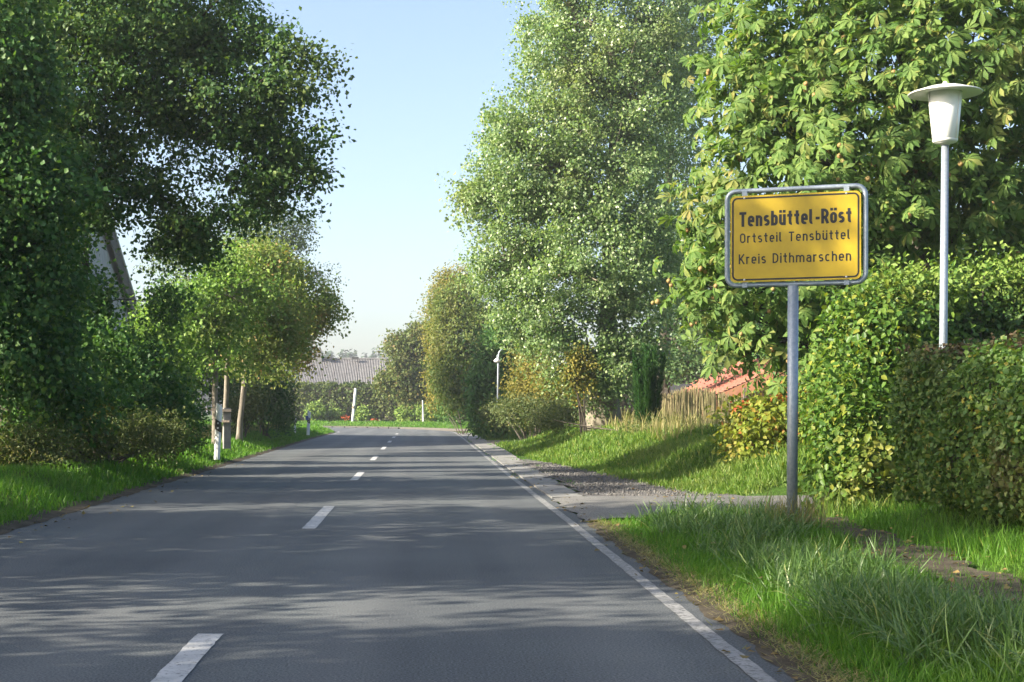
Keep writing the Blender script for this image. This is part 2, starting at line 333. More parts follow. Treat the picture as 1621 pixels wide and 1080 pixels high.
# ------------------------------------------------------------------ road geometry and terrain
YB, CX = 96.0, -60.0
def s_of(X, Y): return np.where(Y < YB, X, np.hypot(X - CX, Y - YB) + CX)
def re(Y): return np.interp(Y, [-40, 7, 17, 34, 80, 98, 300], [1.75, 1.86, 1.98, 2.08, 2.5, 2.6, 2.6])       # right asphalt edge
def le(Y): return np.interp(Y, [-40, 16, 27, 70, 98, 300], [-4.3, -4.40, -4.55, -5.05, -5.2, -5.2])           # left asphalt edge
def sm(t): t = np.clip(t, 0, 1); return t * t * (3 - 2 * t)
def ground_h(X, Y):
    X = np.asarray(X, float); Y = np.asarray(Y, float)
    s = s_of(X, Y); dl = le(Y) - s; dr = s - re(Y)
    h = np.full(np.broadcast(X, Y).shape, -.04)
    bumpy = .04 * np.sin(X * 2.1 + Y * .9) + .04 * np.sin(Y * 1.7 - X) + .025 * np.sin(Y * 4.1 + X * 3)
    left = .30 * sm(dl / 1.5) + .12 * sm((dl - 2) / 6) + bumpy * sm(dl / 1.0)
    near = .12 * sm(dr / 1.2) + .25 * sm((dr - 2.6) / 2) + bumpy * .5 * sm(dr)
    flatw = np.interp(Y, [22, 24, 30, 36, 45, 58, 60, 67, 69, 90], [2.4, 2.3, 2.0, 1.5, 1.0, .9, 3.0, 3.0, .9, .9])
    far = .80 * sm((dr - flatw) / 3.0) * np.interp(Y, [22, 30, 80, 110], [.8, 1, 1, .7]) + bumpy * sm((dr - flatw))
    drive = .0 + .3 * sm((dr - 4.0) / 3)
    right = np.where(Y < 16.6, near, np.where(Y < 17.4, near + (drive - near) * sm((Y - 16.6) / .8), np.where(Y < 22.2, drive, np.where(Y < 23, drive + (far - drive) * sm((Y - 22.2) / .8), far))))
    bend = .42 * sm((dr - .8) / 4) - .03
    right = np.where(Y > 112, bend, np.where(Y > 96, right + (bend - right) * sm((Y - 96) / 16), right))
    h = np.where(dl > 0, left - .03 * (1 - sm(dl / .3)), h); h = np.where(dr > 0, right - .04 * (1 - sm(dr / .3)), h)
    return h
def gz(x, y): return float(ground_h(np.array([x]), np.array([y]))[0])

def grid(name, xs, ys, mat):
    X, Y = np.meshgrid(xs, ys); Z = ground_h(X, Y); V = np.stack([X, Y, Z], -1).reshape(-1, 3); nx, ny = len(xs), len(ys)
    i = (np.arange(ny - 1)[:, None] * nx + np.arange(nx - 1)[None]).ravel()
    L = np.stack([i, i + 1, i + nx + 1, i + nx], 1).ravel(); k = len(i)
    return link(name, raw_mesh(name, V, L, np.arange(k) * 4, np.full(k, 4), None, True), mat)
def geo(a, b, n): return np.geomspace(a, b, n)
xs = np.unique(np.concatenate([-geo(14, 900, 40), np.arange(-14, 14.01, .35), geo(14, 900, 40)]))
ys = np.unique(np.concatenate([[-60, -40, -25, -15], np.arange(-8, 60, .5), np.arange(60, 180, 1.2), geo(180, 1500, 40)]))
tag(grid('ground', xs, ys, M['ground']), kind='structure')

def road_pt(s, t):  # s across, t along
    if t < YB: return (s, t)
    a = (t - YB) / 58.0; r = s - CX
    return (CX + r * math.cos(a), YB + r * math.sin(a))
def strip(name, f_l, f_r, ts, z, mat, parent=None, across=2, jag=0, follow=True):
    V, Fc = [], []
    for t in ts:
        a, b = f_l(t), f_r(t)
        ja, jb = (rng.normal(0, jag), rng.normal(0, jag)) if jag else (0, 0)
        for k in range(across):
            s = a + ja + (b + jb - a - ja) * k / (across - 1); x, y = road_pt(s, t)
            V.append((x, y, (gz(x, y) if follow else 0) + z))
    n = across
    for i in range(len(ts) - 1):
        for k in range(n - 1): Fc.append((i * n + k, i * n + k + 1, (i + 1) * n + k + 1, (i + 1) * n + k))
    return MB().add(V, Fc).build(name, mat, parent, True)
tag(strip('road', lambda t: float(le(t)) - .0, lambda t: float(re(t)), np.concatenate([np.arange(-40, 20, .25), np.arange(20, YB + 110, 1.0)]), 0.0, M['asphalt'], None, 3, .012, False), kind='structure')
road = bpy.data.objects['road']
# markings
def marking(name, f0, f1, ts, mat, jag=.006): return strip(name, f0, f1, ts, .005, mat, road, 2, jag, False)
for k, t1 in enumerate([8.74 + 12 * i - (0.1 * i) for i in range(0, 8)]):
    c = -1.19 - .0 * k
    marking('lane_dash', lambda t: c - .075, lambda t: c + .075, np.linspace(t1 - 4, t1, 40), M['paint'], .003)
def eline(t): return float(np.interp(t, [-40, 7.3, 17.2, 34, 80, 98, 300], [1.55, 1.66, 1.78, 1.90, 2.32, 2.40, 2.4]))
marking('edge_line', lambda t: eline(t) - .05, lambda t: eline(t) + .05, np.concatenate([np.arange(-20, 30, .2), np.arange(30, YB + 100, .8)]), M['paint_w'], .003)
marking('edge_line', lambda t: -5.0 - .06, lambda t: -5.0 + .06, np.arange(YB - 4, YB + 100, .8), M['paint_w'], .004)
def pathl(t): return float(np.interp(t, [2, 9, 11, 14.5, 18], [3.0, 3.25, 3.5, 3.85, 4.2])) + .06 * math.sin(t * 2)
def pathr(t): return float(np.interp(t, [2, 9, 11, 14.5, 18], [3.7, 4.0, 4.15, 4.4, 4.8])) + .06 * math.sin(t * 1.6)
# dirt fringes, paths, driveway
def fringe(edge, sgn, ts):
    V, Fc = [], []
    for t in ts:
        e = float(edge(t)); wob = .05 * math.sin(t * 3.1) + .04 * math.sin(t * 7.7) + rng.normal(0, .015)
        for d, z in ((-.05 + wob * .4, .004), (.06, .022), (.22 + wob, None)):
            x, y = road_pt(e + sgn * d, t); V.append((x, y, gz(x, y) + .03 if z is None else z))
    f = [(3 * i + k, 3 * i + k + 1, 3 * i + k + 4, 3 * i + k + 3) for i in range(len(ts) - 1) for k in range(2)]
    tag(MB().add(V, f).build('dirt_fringe', M['dirt'], None, True), kind='structure')
fringe(re, 1, np.arange(-10, 17.5, .1)); fringe(le, -1, np.arange(6, 95, .2))
tag(strip('driveway', lambda t: float(re(t)) - .02, lambda t: 6.6, np.arange(17.7, 22.3, .2), .05, M['asphalt_d'], None, 14, .03), kind='structure')
tag(strip('driveway', lambda t: float(re(t)) + .66, lambda t: float(re(t)) + 3.6, np.arange(60.5, 66.6, .5), .05, M['sand'], None, 8, .05), kind='structure')
tag(strip('gravel_bay', lambda t: float(re(t)) + .50, lambda t: float(re(t)) + float(np.interp(t, [22.3, 24, 32, 40], [2.7, 2.2, 1.6, .75])), np.arange(22.35, 40, .25), .045, M['gravel'], None, 8, .09), kind='structure')
tag(strip('footpath', lambda t: pathl(t), lambda t: pathr(t), np.arange(2, 17.9, .2), .03, M['dirt'], None, 6, .07), kind='structure')
tag(strip('pavement', lambda t: 2.75, lambda t: 4.6, np.arange(YB + 6, YB + 95, 1.5), .03, M['sand'], None, 3, .03), kind='structure')
# concrete gutter slabs, each one its own piece
slab = empty('concrete_gutter', (2.3, 22.4, 0), 'strip of pale concrete gutter slabs along the right road edge past the driveway', 'gutter')
t = 22.4; k = 0
while t < 92:
    L = 1.15 if t < 50 else 2.3
    x0 = float(re(t)) - .01; wd = float(np.interp(t, [22, 50, 90], [.46, .72, .75])); dx = float(re(t + L) - re(t))
    o = MB().box((0, 0, 0), (wd, L - .03, .10), taper=.985).build('slab', M['concrete'], slab)
    o.matrix_parent_inverse.identity(); o.location = (x0 + wd / 2 - 2.3, t + L / 2 - 22.4, -.02 + random.uniform(-.006, .006)); o.rotation_euler = (random.uniform(-.006, .006), -.03 + random.uniform(-.01, .01), -math.atan2(dx, L))
    t += L; k += 1
kerb = empty('kerb', (-20, 150, 0), 'low grey kerb across the far end where the road bends left', 'kerb')
for i in range(34):
    t = YB + 22 + i * 2.0; x, y = road_pt(2.68, t)
    o = MB().box((0, 0, 0), (.16, 1.96, .12)).build('kerb_stone', M['dark'], kerb)
    o.matrix_parent_inverse.identity(); o.location = (x + 20, y - 150, .04); o.rotation_euler = (0, 0, (t - YB) / 58)

# ------------------------------------------------------------------ foliage builders
def dirs(n):
    d = rng.normal(size=(n, 3)); return unit(d)
SUNV = np.array(to_sun)
def leaf_frames(P, C, out=.5, up=.3, jit=.75, droop=.4, sunb=.40, cl=None):
    n = len(P); o = unit(P - C); cd = 0 if cl is None else dirs(int(cl.max()) + 1)[cl] * .55
    N = unit(out * o + np.array([0, 0, up]) + sunb * SUNV + jit * dirs(n) + cd)      # leaves turn towards the light
    A = unit(dirs(n) + .5 * o + np.array([0, 0, -droop])); return A, N
def blob_points(blobs, n, surf=.42):
    B = np.array([b[:6] for b in blobs], float)
    wgt = np.array([(b[3] * b[4] * b[5]) ** (2 / 3) * (b[6] if len(b) > 6 else 1) for b in blobs]); wgt /= wgt.sum()
    k = rng.choice(len(B), n, p=wgt); d = dirs(n); r = rng.random(n) ** surf
    lump = .95 + .09 * np.sin(d[:, 0] * 5 + k) + .09 * np.sin(d[:, 1] * 6 + 2 * k) + .09 * np.sin(d[:, 2] * 7 + 3 * k)
    return B[k, :3] + d * B[k, 3:6] * (r * lump)[:, None], k, B
def clumps(blobs, n, per, cr, surf=.42, flat=.65):
    C, k, B = blob_points(blobs, n, surf)
    out = unit(C - B[k, :3])
    m = rng.poisson(per, n) + 1; idx = np.repeat(np.arange(n), m)
    crs = cr * rng.uniform(.55, 1.35, n)
    off = np.clip(rng.normal(size=(len(idx), 3)), -1.9, 1.9) * crs[idx, None] * np.array([1, 1, flat])
    off += out[idx] * (np.clip(rng.normal(0, .55, len(idx)), -1, 1) * crs[idx])[:, None]
    return C, C[idx] + off, idx, B[k, :3][idx]
def bezier(a, b, c, n=7):
    t = np.linspace(0, 1, n)[:, None]; return (1 - t) ** 2 * a + 2 * t * (1 - t) * b + t * t * c
def foliage_mesh(name, tmpl, P, C, size, var=.42, **kw):
    P = np.asarray(P); A, N = leaf_frames(P, C, **kw); S = size * rng.uniform(1 - var, 1 + var, len(P))
    return bake(name, tmpl, P, A, N, S)
def tree(name, label, cat, base, trunk, blobs, n, per, leaf, size, mat, bark, cr=.35, surf=.42, twigs=60, group=None, limb_r=.35, minz=None, **kw):
    """trunk: list of (x,y,z,r) in world; blobs: (x,y,z,rx,ry,rz[,weight]) in world"""
    t = empty(name, tuple(base), label, cat, group)
    tp = np.array([p[:3] for p in trunk], float); tr = np.array([p[3] for p in trunk], float)
    m = MB(); tt = np.linspace(0, 1, 9); ti = np.linspace(0, 1, len(tp))
    pts = np.stack([np.interp(tt, ti, tp[:, i]) for i in range(3)], 1); pts[1:-1] += rng.normal(0, .04, (7, 3)) * tr.mean() * 4
    m.tube(pts, np.interp(tt, ti, tr) * (1 + .35 * np.exp(-tt * 14)), 10).build('trunk', M[bark], t, True)
    C, P, idx, BC = clumps(blobs, n, per, cr, surf)
    if minz is not None:
        keep = P[:, 2] > ground_h(P[:, 0], P[:, 1]) + minz; P, idx, BC = P[keep], idx[keep], BC[keep]
    bm = MB(); ends = []
    order = sorted(range(len(blobs)), key=lambda q: np.linalg.norm(np.array(blobs[q][:3]) - tp[-1]) + .6 * np.hypot(*(np.array(blobs[q][:2]) - tp[-1][:2])))
    paths = {}
    for q in order:            # each limb leaves the trunk or an earlier limb, whichever is nearer
        b = blobs[q]; c = np.array(b[:3]); r0 = max(.02, tr.max() * limb_r * min(1, max(b[3:6]) / 2)); best = (1e9, None)
        for a in pts[3:]:
            d = np.linalg.norm(c - a) + max(0, a[2] - c[2]) * 1.5
            if d < best[0]: best = (d, a)
        for pth, rr in paths.values():
            for a in pth[3:6]:
                d = np.linalg.norm(c - a) * 1.1 + max(0, a[2] - c[2])
                if d < best[0]: best = (d, a); r0 = min(r0, rr * .75)
        a = best[1]; L = np.linalg.norm(c - a); mid = (a + c) / 2 + np.array([0, 0, .12 * L]) + rng.normal(0, .07, 3) * L
        path = bezier(a, mid, c); path[1:-1] += rng.normal(0, .018, (5, 3)) * L; bm.tube(path, np.linspace(r0, r0 * .35, 7), 6); paths[q] = (path, r0)
    ends = [paths[q] for q in range(len(blobs))]
    for q in rng.choice(len(C), min(twigs, len(C)), replace=False):
        e = C[q]; bi = int(np.argmin([np.linalg.norm(np.array(b[:3]) - e) for b in blobs])); path, r0 = ends[bi]
        a = path[rng.integers(2, 7)]; bm.tube(bezier(a, (a + e) / 2 + rng.normal(0, .12, 3) + np.array([0, 0, .1]), e, 5), np.linspace(r0 * .32, .008, 5), 4, cap=False)
    bm.build('branches', M[bark], t, True)['kind'] = 'stuff'
    link('crown', foliage_mesh('crown', leaf, P, BC, size, cl=idx, **kw), M[mat], t)
    return t
def bush(name, label, cat, blobs, n, per, leaf, size, mat, cr=.2, surf=.3, group=None, stems=6, **kw):
    c = np.mean([b[:3] for b in blobs], 0); base = (c[0], c[1], gz(c[0], c[1]))
    t = empty(name, base, label, cat, group)
    C, P, idx, BC = clumps(blobs, n, per, cr, surf, .8)
    keep = P[:, 2] > ground_h(P[:, 0], P[:, 1]) + .03; P, BC, idx = P[keep], BC[keep], idx[keep]
    m = MB()
    for i in range(stems):
        e = C[rng.integers(len(C))]; a = np.array(base) + np.array([rng.normal(0, .15), rng.normal(0, .15), -.05])
        m.tube(bezier(a, np.array([(a[0] + e[0]) / 2, (a[1] + e[1]) / 2, e[2] * .8]), e, 6), np.linspace(.035, .008, 6), 5, cap=False)
    m.build('stems', M['bark'], t)
    link('foliage', foliage_mesh('foliage', leaf, P, BC, size, cl=idx, **kw), M[mat], t)
    return t
def B(u, v, Y, ru, rv, ry, wgt=1):   # an ellipsoid from its place in the photo at a real distance Y; radii in photo pixels, depth radius in metres
    p = at(u, v, Y); return (p[0], p[1], p[2], ru * Y / F, ry, rv * Y / F, wgt)


# ================================================================== town sign
def arc(cx, cy, rx, ry, a0, a1, n=10):
    return [(cx + rx * math.cos(R(a)), cy + ry * math.sin(R(a))) for a in np.linspace(a0, a1, n)]
def glyph(ch, s, wl, wc):
    """centre-line strokes of a plain road-sign letter, cap height 1: (list of (points, closed), advance)"""
    t = s / 2; X = .74; r = wl / 2 - t; l, rr = t, wl - t; P = []
    base = {'ü': 'u', 'ö': 'o'}.get(ch, ch); adv = wl
    oval = lambda x0, x1, y0, y1, q: (arc(x1 - q, y1 - q, q, q, 0, 90) + arc(x0 + q, y1 - q, q, q, 90, 180) + arc(x0 + q, y0 + q, q, q, 180, 270) + arc(x1 - q, y0 + q, q, q, 270, 360))
    if base in 'nhmru':
        if base == 'u':
            P = [([(rr, X), (rr, 0)], 0), ([(l, X), (l, t + r)] + arc(l + r, t + r, r, r, 180, 345), 0)]
        elif base == 'm':
            q = wl * .42 - t * .5; P = [([(l, 0), (l, X)], 0), (arc(l + q, X - t - q, q, q, 165, 0) + [(l + 2 * q, 0)], 0), (arc(l + 3 * q, X - t - q, q, q, 165, 0) + [(l + 4 * q, 0)], 0)]; adv = 4 * q + s
        elif base == 'r':
            P = [([(l, 0), (l, X)], 0), (arc(l + r * .95, X - t - r * .95, r * .95, r * .95, 165, 62), 0)]; adv = wl * .72
        else: P = [([(l, 0), (l, X if base == 'n' else 1)], 0), (arc(l + r, X - t - r, r, r, 165, 0) + [(rr, 0)], 0)]
    elif base == 'b': P = [([(l, 0), (l, 1)], 0), (oval(l, rr, t, X - t, r * .95), 1)]
    elif base == 'o': P = [(oval(l, rr, t, X - t, r * .97), 1)]
    elif base == 'e':
        m = X * .50; P = [([(l, m), (rr, m)] + arc(l + r, X - t - r, r, r, 0, 180) + arc(l + r, t + r, r, r, 180, 318), 0)]
    elif base == 'c': P = [(arc(l + r, X - t - r, r, r, 42, 180) + arc(l + r, t + r, r, r, 180, 318), 0)]; adv = wl * .93
    elif base == 'a':
        q = (X * .58 - t) / 2; P = [(arc(l + r, X - t - r, r, r * .98, 155, 0) + [(rr, 0)], 0), ([(rr, t + 2 * q)] + arc(l + q, t + q, q, q, 90, 270) + [(rr, t)], 0)]
    elif base == 's':
        q = (X / 2 - t) / 2 + .0; cx = wl * .46; rx = wl * .46 - t
        P = [(arc(cx, X - t - q, rx, q, 35, 180, 9) + arc(cx, X - t - q, rx, q, 180, 262, 5) + arc(cx, t + q, rx, q, 82, 0, 5) + arc(cx, t + q, rx, q, 0, -145, 9), 0)]; adv = wl * .92
    elif base == 'i': P = [([(l, 0), (l, X)], 0), ([(l, X + .10), (l, X + .10 + s * 1.05)], 0)]; adv = s
    elif base == 'l': P = [([(l, 1), (l, .2)] + arc(l + .2 - t, .2, .2 - t, .2 - t, 180, 285), 0)]; adv = s + .16
    elif base == 't':
        P = [([(.12 + l, .96), (.12 + l, .2)] + arc(.12 + l + .2 - t, .2, .2 - t, .2 - t, 180, 285), 0), ([(0, X - t), (.38, X - t)], 0)]; adv = .40
    elif base == 'T': P = [([(0, 1 - t), (wc, 1 - t)], 0), ([(wc / 2, 1 - t), (wc / 2, 0)], 0)]; adv = wc
    elif base == 'K': P = [([(l, 0), (l, 1)], 0), ([(wc - t * .6, 1), (l, .36)], 0), ([(l + wc * .25, .55), (wc - t * .3, 0)], 0)]; adv = wc
    elif base == 'D': q = min(.30, wc - s - .08); P = [([(l, t), (wc - t - q, t)] + arc(wc - t - q, t + q, q, q, -90, 0) + arc(wc - t - q, 1 - t - q, q, q, 0, 90) + [(l, 1 - t)], 1)]; adv = wc
    elif base == 'R':
        q = .25; P = [([(l, 0), (l, 1 - t), (wc - t - q, 1 - t)] + arc(wc - t - q, 1 - t - q, q, q, 90, -90) + [(l, 1 - t - 2 * q)], 0), ([(l + wc * .38, 1 - t - 2 * q), (wc - t * .6, 0)], 0)]; adv = wc
    elif base == 'O': P = [(oval(l, wc - t, t, 1 - t, min(.28, wc / 2 - t)), 1)]; adv = wc
    elif base == '-': P = [([(0, .38), (.30, .38)], 0)]; adv = .30
    elif base == ' ': adv = wl * .62
    if ch in 'üö':
        for x in (l + .012, rr - .012): P.append(([(x, X + .10), (x, X + .10 + s)], 0))
    return P, adv
def ribbon(m, pts, s, closed, y):
    p = [np.array(pts[0], float)]
    for q in pts[1:]:
        if np.linalg.norm(np.array(q) - p[-1]) > 1e-4: p.append(np.array(q, float))
    if closed and np.linalg.norm(p[0] - p[-1]) < 1e-3: p.pop()
    n = len(p); V = []
    for i in range(n):
        a = p[(i - 1) % n] if closed or i else p[i]; c = p[(i + 1) % n] if closed or i < n - 1 else p[i]
        d1 = p[i] - a; d2 = c - p[i]
        d1 = d1 / np.linalg.norm(d1) if np.linalg.norm(d1) > 0 else d2 / np.linalg.norm(d2)
        d2 = d2 / np.linalg.norm(d2) if np.linalg.norm(d2) > 0 else d1
        n1 = np.array([-d1[1], d1[0]]); n2 = np.array([-d2[1], d2[0]]); b = n1 + n2; b /= np.linalg.norm(b) + 1e-9
        k = s / 2 / max(.35, b @ n1); V += [p[i] + b * k, p[i] - b * k]
    m.add([(v[0], y, v[1]) for v in V], [(2 * i, 2 * ((i + 1) % n), 2 * ((i + 1) % n) + 1, 2 * i + 1) for i in range(n if closed else n - 1)])
def rrect(wd, ht, r, n=7):
    return [(sx * (wd / 2 - r) + r * math.cos(R(a)), sz * (ht / 2 - r) + r * math.sin(R(a))) for sx, sz, a0 in ((1, 1, 0), (-1, 1, 90), (-1, -1, 180), (1, -1, 270)) for a in np.linspace(a0, a0 + 90, n)]
SY = 14.5; kx = SY / F / 1.028; kz = SY / F
sp = at(1255, 0, SY)
sign = empty('town_sign', (sp[0], SY, gz(sp[0], SY)), 'yellow town entrance sign with black lettering in a grey tube frame on a post', 'sign')
sign.rotation_euler = (0, 0, R(-20)); bz = sign.location.z
def spart(mb, name, mat, smooth=False, parent=None):
    o = mb.build(name, mat, None, smooth); o.parent = parent or sign; return o
zc = H + (VY - 376) * kz - bz; xc = (1258.5 - 1255) * kx
PW, PH = 207 * kx, 138 * kz
post = spart(MB().tube([(-.012, .03, -.3), (0, .03, zc - .46 + .0)], .051, 16), 'post', M['galv'], True)
fr = rrect(220 * kx, 151 * kz, .088)
frame = spart(MB().tube([(x + xc, .03, z + zc + .012) for x, z in fr], .024, 10, True), 'frame', M['galv'], True)
pl = rrect(PW, PH, .05); n = len(pl)
m = MB(); m.add([(x + xc, -.016, z + zc) for x, z in pl] + [(x + xc, -.012 + .0, z + zc) for x, z in pl], [tuple(range(n - 1, -1, -1)), tuple(range(n, 2 * n))] + [(i, (i + 1) % n, n + (i + 1) % n, n + i) for i in range(n)])
plate = spart(m, 'plate', M['yellow'])
m = MB(); ribbon(m, [(x + xc, z + zc) for x, z in rrect(199 * kx, 130 * kz, .045)], .016, True, -.0175); spart(m, 'border', M['black'], parent=plate)
def line(text, u0, u1, vtop, vbot, s, wl, wc, gap):
    hgt = (vbot - vtop) * kz; x0, x1 = (u0 - 1255) * kx, (u1 - 1255) * kx; z0 = H + (VY - vbot) * kz - bz
    L = [glyph(c, s, wl, wc) for c in text]; tot = sum(g[1] for g in L) + gap * (len(L) - 1); fx = (x1 - x0) / (tot * hgt)
    m = MB(); x = 0
    for ci, (P, adv) in enumerate(L):
        if text[ci] == ' ': spart(m, 'lettering', M['black'], parent=plate); m = MB()
        for pts, cl in P: ribbon(m, [(x0 + (x + px) * hgt * fx, z0 + pz * hgt) for px, pz in pts], s * hgt, cl, -.0178 - .0002 * (len(m.v) % 5))
        x += adv + gap
    spart(m, 'lettering', M['black'], parent=plate)
line('Tensbüttel-Röst', 1169.5, 1347.5, 332.8, 356.3, .185, .475, .53, .115)
line('Ortsteil Tensbüttel', 1170.5, 1345.5, 367, 382.3, .14, .51, .58, .19)
line('Kreis Dithmarschen', 1168.5, 1346.5, 400.2, 416, .14, .51, .58, .18)
for su in (-1, 1):
    for sv in (-1, 1):
        x, z = xc + su * .475, zc + sv * (PH / 2 - .022)
        o = MB().box((x, -.002 + .016, zc + sv * (PH / 2 + .012)), (.05, .03, .075)); spart(o, 'bracket', M['galv'], False, frame)
        mb = MB(); mb.lathe([(0.0001, 0), (.010, 0), (.010, .004), (.0001, .006)], n=8); V = mb.v[0]; mb.v[0] = np.stack([V[:, 0] + x, -.0185 - V[:, 2], V[:, 1] + z], 1)
        spart(mb, 'bolt', M['zinc'], False, plate)

# ================================================================== street lamp
LY = 17.5; lp = at(1492, 0, LY); kl = LY / F; lz = gz(lp[0], LY)
lamp = empty('street_lamp', (lp[0], LY, lz), 'white street lamp with flat disc shade on a grey pole behind the hedge', 'street lamp')
zt = lambda v: H + (VY - v) * kl
zb, zr = zt(226), zt(147)
MB().tube([(lp[0] - .03, LY, lz - .3), (lp[0] + .01, LY, (lz + zb) / 2), (lp[0] + .03, LY, zb - .02)], [.052, .046, .042], 14).build('pole', M['galv'], lamp, True)
cx = lp[0] + .03
MB().lathe([(.0001, -.03), (.05, -.03), (.055, -.005), (.125, .0), (.14, .02), (.14, .035)], (cx, LY, zb), 28).build('collar', M['white_lamp'], lamp, True)
glass = MB().lathe([(.128, .03), (.142, .04), (.192, zr - zb), (.185, zr - zb + .004), (.0001, zr - zb + .004)], (cx, LY, zb), 28).build('lantern_glass', M['opal'], lamp, True)
for a in (20, 140, 260):
    c0, s0 = math.cos(R(a - 75)), math.sin(R(a - 75))
    MB().tube([(cx + .146 * c0, LY + .146 * s0, zb + .03), (cx + .196 * c0, LY + .196 * s0, zr)], .006, 6).build('strut', M['white_lamp'], glass, True)
shade = MB().lathe([(.0001, -.015), (.19, -.02), (.408, -.035), (.412, -.028), (.40, -.018), (.20, .045), (.06, .07), (.0001, .075)], (cx, LY, zr + .02), 36).build('disc_shade', M['white_lamp'], lamp, True)
MB().lathe([(.0001, 0), (.028, 0), (.03, .015), (.018, .035), (.0001, .04)], (cx, LY, zr + .093), 12).build('finial', M['white_lamp'], shade, True)

# ================================================================== hedges on the right
def hedge(name, label, path, half, height, n, leaf, size, mat, group=None, top_mat=None, jit=.035, lump=.08, leaves=0, sq=3.0, droop=.45, base=.02, cat='hedge'):
    p = np.array(path, float); seg = np.linalg.norm(np.diff(p, axis=0), axis=1); cum = np.concatenate([[0], np.cumsum(seg)]); L = cum[-1]
    t = empty(name, (p[0][0], p[0][1], gz(*p[0])), label, cat, group)
    per = 2 * height + 2 * half; ncap = int(n * 2 * half * height / (per * L + 4 * half * height)); nb = n - 2 * ncap
    def pos(u): return np.stack([np.interp(u, cum, p[:, 0]), np.interp(u, cum, p[:, 1])], 1)
    def nrm(u):
        d = pos(np.clip(u + .05, 0, L)) - pos(np.clip(u - .05, 0, L)); d = unit(d); return d, np.stack([d[:, 1], -d[:, 0]], 1)
    # body: superellipse section around (0, height/2)
    th = rng.uniform(0, 2 * math.pi, nb); c, s = np.cos(th), np.sin(th); rad = (np.abs(c) ** sq + np.abs(s) ** sq) ** (-1 / sq)
    wv, zv = c * rad, s * rad; u = rng.uniform(0, L, nb)
    ucap = np.concatenate([np.full(ncap, 0.), np.full(ncap, L)]); wc_ = rng.uniform(-1, 1, 2 * ncap); zc_ = rng.uniform(-1, 1, 2 * ncap)
    u = np.concatenate([u, ucap]); wv = np.concatenate([wv, wc_]); zv = np.concatenate([zv, zc_])
    capdir = np.concatenate([np.zeros(nb), -np.ones(ncap), np.ones(ncap)])
    d, nn = nrm(u); c2 = pos(u); hl = height / 2
    ow = np.where(capdir == 0, c.repeat(1) if False else np.concatenate([c, np.zeros(2 * ncap)]), 0); oz = np.concatenate([s, np.zeros(2 * ncap)])
    O = np.concatenate([nn * ow[:, None] + d * capdir[:, None], oz[:, None]], 1); O = unit(O)
    lumpv = lump * (np.sin(u * 2.3 + zv * 2.2) + np.sin(u * 5.1 - zv * 3 + wv) + .6 * np.sin(u * 9 + zv * 6)) * .5
    depth = -np.abs(rng.normal(0, 1, len(u))) * (.07 + jit) + rng.normal(0, jit, len(u)) + lumpv
    xy = c2 + nn * (wv * half)[:, None]; z = gz(*p[0]) + base + hl + zv * hl
    P = np.concatenate([xy, z[:, None]], 1) + O * depth[:, None]
    keep = P[:, 2] > ground_h(P[:, 0], P[:, 1]) + .02; P, O = P[keep], O[keep]; zv = zv[keep]
    A = unit(dirs(len(P)) * .8 + np.array([0, 0, -droop]) + .15 * O); N = unit(O + np.array([0, 0, .35]) + .95 * dirs(len(P)))
    S = size * rng.uniform(.6, 1.3, len(P))
    if top_mat:
        tm = (zv > .93) & (rng.random(len(P)) < .8)
        link('tip_foliage', bake('tip_foliage', leaf, P[tm], A[tm], N[tm], S[tm] * .8), M[top_mat], t)['kind'] = 'stuff'
        P, A, N, S = P[~tm], A[~tm], N[~tm], S[~tm]
    if leaves:
        cd = np.linalg.norm(P - np.array([0, 0, H]), axis=1) + 50 * ((P[:, 0] / P[:, 1] * F + VX) > 1640) - 3 * (N @ np.array([-.3, -.9, 0])) * .3 - 2.5 * (P[:, 2] - 1 > 0) * 0
        score = cd - 1.2 * S / size + rng.uniform(0, 2.5, len(P)); pick = np.argsort(score)[:leaves]
        single_leaves(t, leaf, P[pick], A[pick], N[pick], S[pick], mat)
        kk = np.ones(len(P), bool); kk[pick] = False; P, A, N, S = P[kk], A[kk], N[kk], S[kk]
    link('foliage', bake('foliage', leaf, P, A, N, S), M[mat], t)['kind'] = 'stuff'
    # woody inside
    m = MB(); us = np.linspace(.22, L - .22, max(3, int(L / .5))); V = []
    d, nn = nrm(us); cc = pos(us)
    for i in range(len(us)):
        for wq, zq in ((-1, 0), (1, 0), (1, 1), (-1, 1)):
            q = cc[i] + nn[i] * wq * max(.05, half - .36 - rng.uniform(0, .06)); V.append((q[0], q[1], gz(*p[0]) + (base + height - .40 if zq else .18) + rng.uniform(-.05, .05)))
    k = len(us); fs = [(4 * i + a, 4 * i + (a + 1) % 4, 4 * i + 4 + (a + 1) % 4, 4 * i + 4 + a) for i in range(k - 1) for a in range(4)] + [(0, 1, 2, 3), tuple(4 * (k - 1) + q for q in (3, 2, 1, 0))]
    m.add(V, fs).build('twig_core', M['twig'], t)
    return t
def single_leaves(parent, leaf, P, A, N, S, mat, name='leaf'):
    me = bake(name, leaf, np.zeros((1, 3)), np.array([[0., 1, 0]]), np.array([[0., 0, 1]]), np.ones(1), uvs=True); me.materials.append(M[mat])
    from mathutils import Matrix
    A = unit(A); N = unit(N - A * np.sum(N * A, 1)[:, None]); Bv = np.cross(A, N); inv = parent.matrix_basis.inverted()
    for i in range(len(P)):
        o = bpy.data.objects.new(name, me); col.objects.link(o); o.parent = parent; s = S[i]
        # template: x -> side, y -> along, z -> normal
        o.matrix_basis = inv @ Matrix(((Bv[i][0] * s, A[i][0] * s, N[i][0] * s, P[i][0]), (Bv[i][1] * s, A[i][1] * s, N[i][1] * s, P[i][1]), (Bv[i][2] * s, A[i][2] * s, N[i][2] * s, P[i][2]), (0, 0, 0, 1)))
